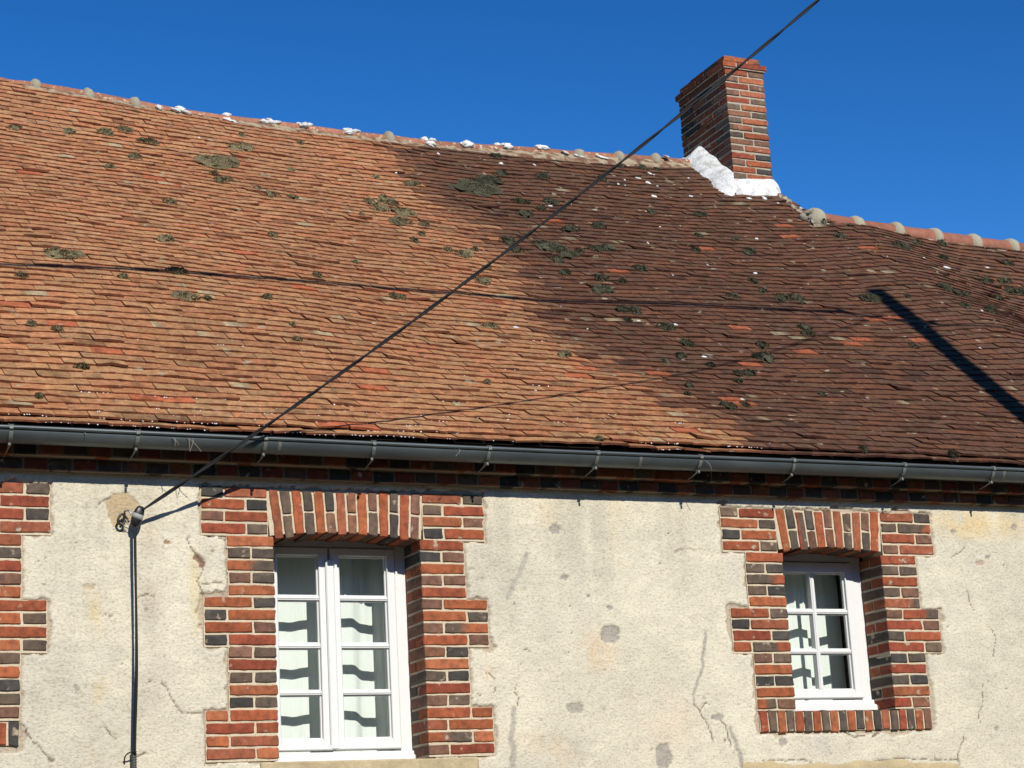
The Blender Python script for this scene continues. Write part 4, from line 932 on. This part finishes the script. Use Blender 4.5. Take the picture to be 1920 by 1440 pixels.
mb = MB(); v = ctube([pt(233, 1436, 0), pt(234, 1420, -.035), pt(241, 1412, -.062), pt(249, 1410, -.058), pt(250, 1416, 0)]); tube(mb, v, .0035, 6)
tag(mb.build('cable_clip', m_clampm, smooth=True), 'small black clip nailed over the cables at the conduit top', 'clip')
# utility pole on the pavement edge, outside the frame; its shadow crosses the roof
yP = -2.79
def sunpt(px, py, yy=yP): S = onR(px, py); return S+L*((S[1]-yy)/(-L[1]))
q0, q1 = sunpt(1640, 548), sunpt(1905, 770); dirp = unit(q0-q1); foot = q0-dirp*(q0[2]/dirp[2])
pole = empty('utility_pole', tuple(foot)); tag(pole, 'grey utility pole standing beside the pavement outside the right edge of the photo', 'pole')
def fixp(o): o.matrix_parent_inverse = Matrix.Translation(-Vector(foot)); return o
mb = MB(); v = []
for t in (0, 1):
    hw_ = .12 if t == 0 else .068; c_ = foot*(1-t)+q0*t
    for (sx_, sy_) in ((-1, -1), (1, -1), (1, 1), (-1, 1)): v.append(c_+np.array([sx_*hw_, sy_*hw_, 0]))
mb.add(v, [(0, 1, 5, 4), (1, 2, 6, 5), (2, 3, 7, 6), (3, 0, 4, 7), (4, 5, 6, 7)]); fixp(mb.build('pole_shaft', m_pole, pole))
qa, qb = sunpt(1578, 588), sunpt(1752, 612); mb = MB(); tube(mb, [qa, qb], .022, 8); fixp(mb.build('crossarm', m_steel, pole))
for q in (qa, qb): mb = MB(); blob(mb, q+np.array([0, 0, .03]), np.diag([.04, .04, .05]), .05, 3); fixp(mb.build('insulator', m_clampm, pole, smooth=True))
pl = [sunpt(*p) for p in [(2, 498), (150, 505), (330, 517), (480, 527), (620, 535), (755, 543), (955, 557), (1185, 576), (1440, 583), (1578, 588)]]
xl_ = np.array([p[0] for p in pl]); co = np.polyfit(xl_, [p[2] for p in pl], 2); xx = np.linspace(-6, qa[0], 80)
mb = MB(); tube(mb, [(x, yP, np.polyval(co, x)+(qa[2]-np.polyval(co, qa[0]))*smooth(5, qa[0], x)) for x in xx], .026, 8)
tag(mb.build('power_line', m_black, smooth=True), 'overhead line running left from the pole above the frame', 'overhead line')
mb = MB(); qc = sunpt(1918, 626); dd = (qc-qb); tube(mb, [qb+dd*t-np.array([0, 0, .0]) for t in np.linspace(0, 14, 40)], .014, 8)
tag(mb.build('power_line', m_black, smooth=True), 'overhead line running right from the pole away from the house', 'overhead line')
print('verts tiles', tm.n, 'bricks', bb.n, 'drops', len(drops), 'pole foot', foot, 'top', q0, 'cable end', P0)

# ------------------------------------------------------------------ unseen houses added behind the camera to cut blue sky fill
m_far = mat('grey_beige_plaster', (.30, .26, .20), .95, noises=[(3, 4, .3, .7, (.85, .85, .85), W1)])
m_farroof = mat('old_brown_roof', (.12, .06, .04), .9, noises=[(6, 4, .3, .7, (.8, .8, .8), W1)])
m_farglass = mat('dark_glass', (.03, .035, .04), .1, spec=.6)
for i, (xa, xb, hh, lab) in enumerate([(-26, -9, 5.4, 'low beige house added unseen across the street to block sky light, furthest left behind the photographer'), (-8.6, 9, 6.2, 'beige house added unseen across the street to block sky light, directly behind the photographer'), (9.4, 30, 5.6, 'long beige house added unseen across the street to block sky light, right behind the photographer')]):
    t = empty('sky_blocker_house', ((xa+xb)/2, -22, 0)); tag(t, lab, 'house', 'unseen houses added to block sky light'); inv = Matrix.Translation(-Vector(((xa+xb)/2, -22, 0)))
    mb = MB(); y0, y1, ym = -27.0, -17.0, -22.0; zr_ = hh+3.6
    mb.add([(xa, y0, 0), (xb, y0, 0), (xb, y1, 0), (xa, y1, 0), (xa, y0, hh), (xb, y0, hh), (xb, y1, hh), (xa, y1, hh), (xa, ym, zr_), (xb, ym, zr_)], [(0, 1, 5, 4), (2, 3, 7, 6), (3, 0, 4, 8, 7), (1, 2, 6, 9, 5)])
    o = mb.build('wall', m_far, t); o.matrix_parent_inverse = inv
    mb = MB(); mb.add([(xa-.1, y0-.3, hh-.1), (xb+.1, y0-.3, hh-.1), (xb+.1, y1+.3, hh-.1), (xa-.1, y1+.3, hh-.1), (xa-.1, ym, zr_+.12), (xb+.1, ym, zr_+.12)], [(0, 1, 5, 4), (2, 3, 4, 5)])
    o = mb.build('roof', m_farroof, t); o.matrix_parent_inverse = inv
    n_ = int((xb-xa)/3.2)
    for k in range(n_):
        for zf in (1.0, hh-1.9):
            mb = MB(); xc = xa+1.8+k*3.2; box(mb, xc-.5, xc+.5, y1-.05, y1+.04, zf, zf+1.3); o = mb.build('window', m_paint, t); o.matrix_parent_inverse = inv
            mb = MB(); box(mb, xc-.42, xc+.42, y1+.035, y1+.046, zf+.08, zf+1.22); mb.build('pane', m_farglass, o)
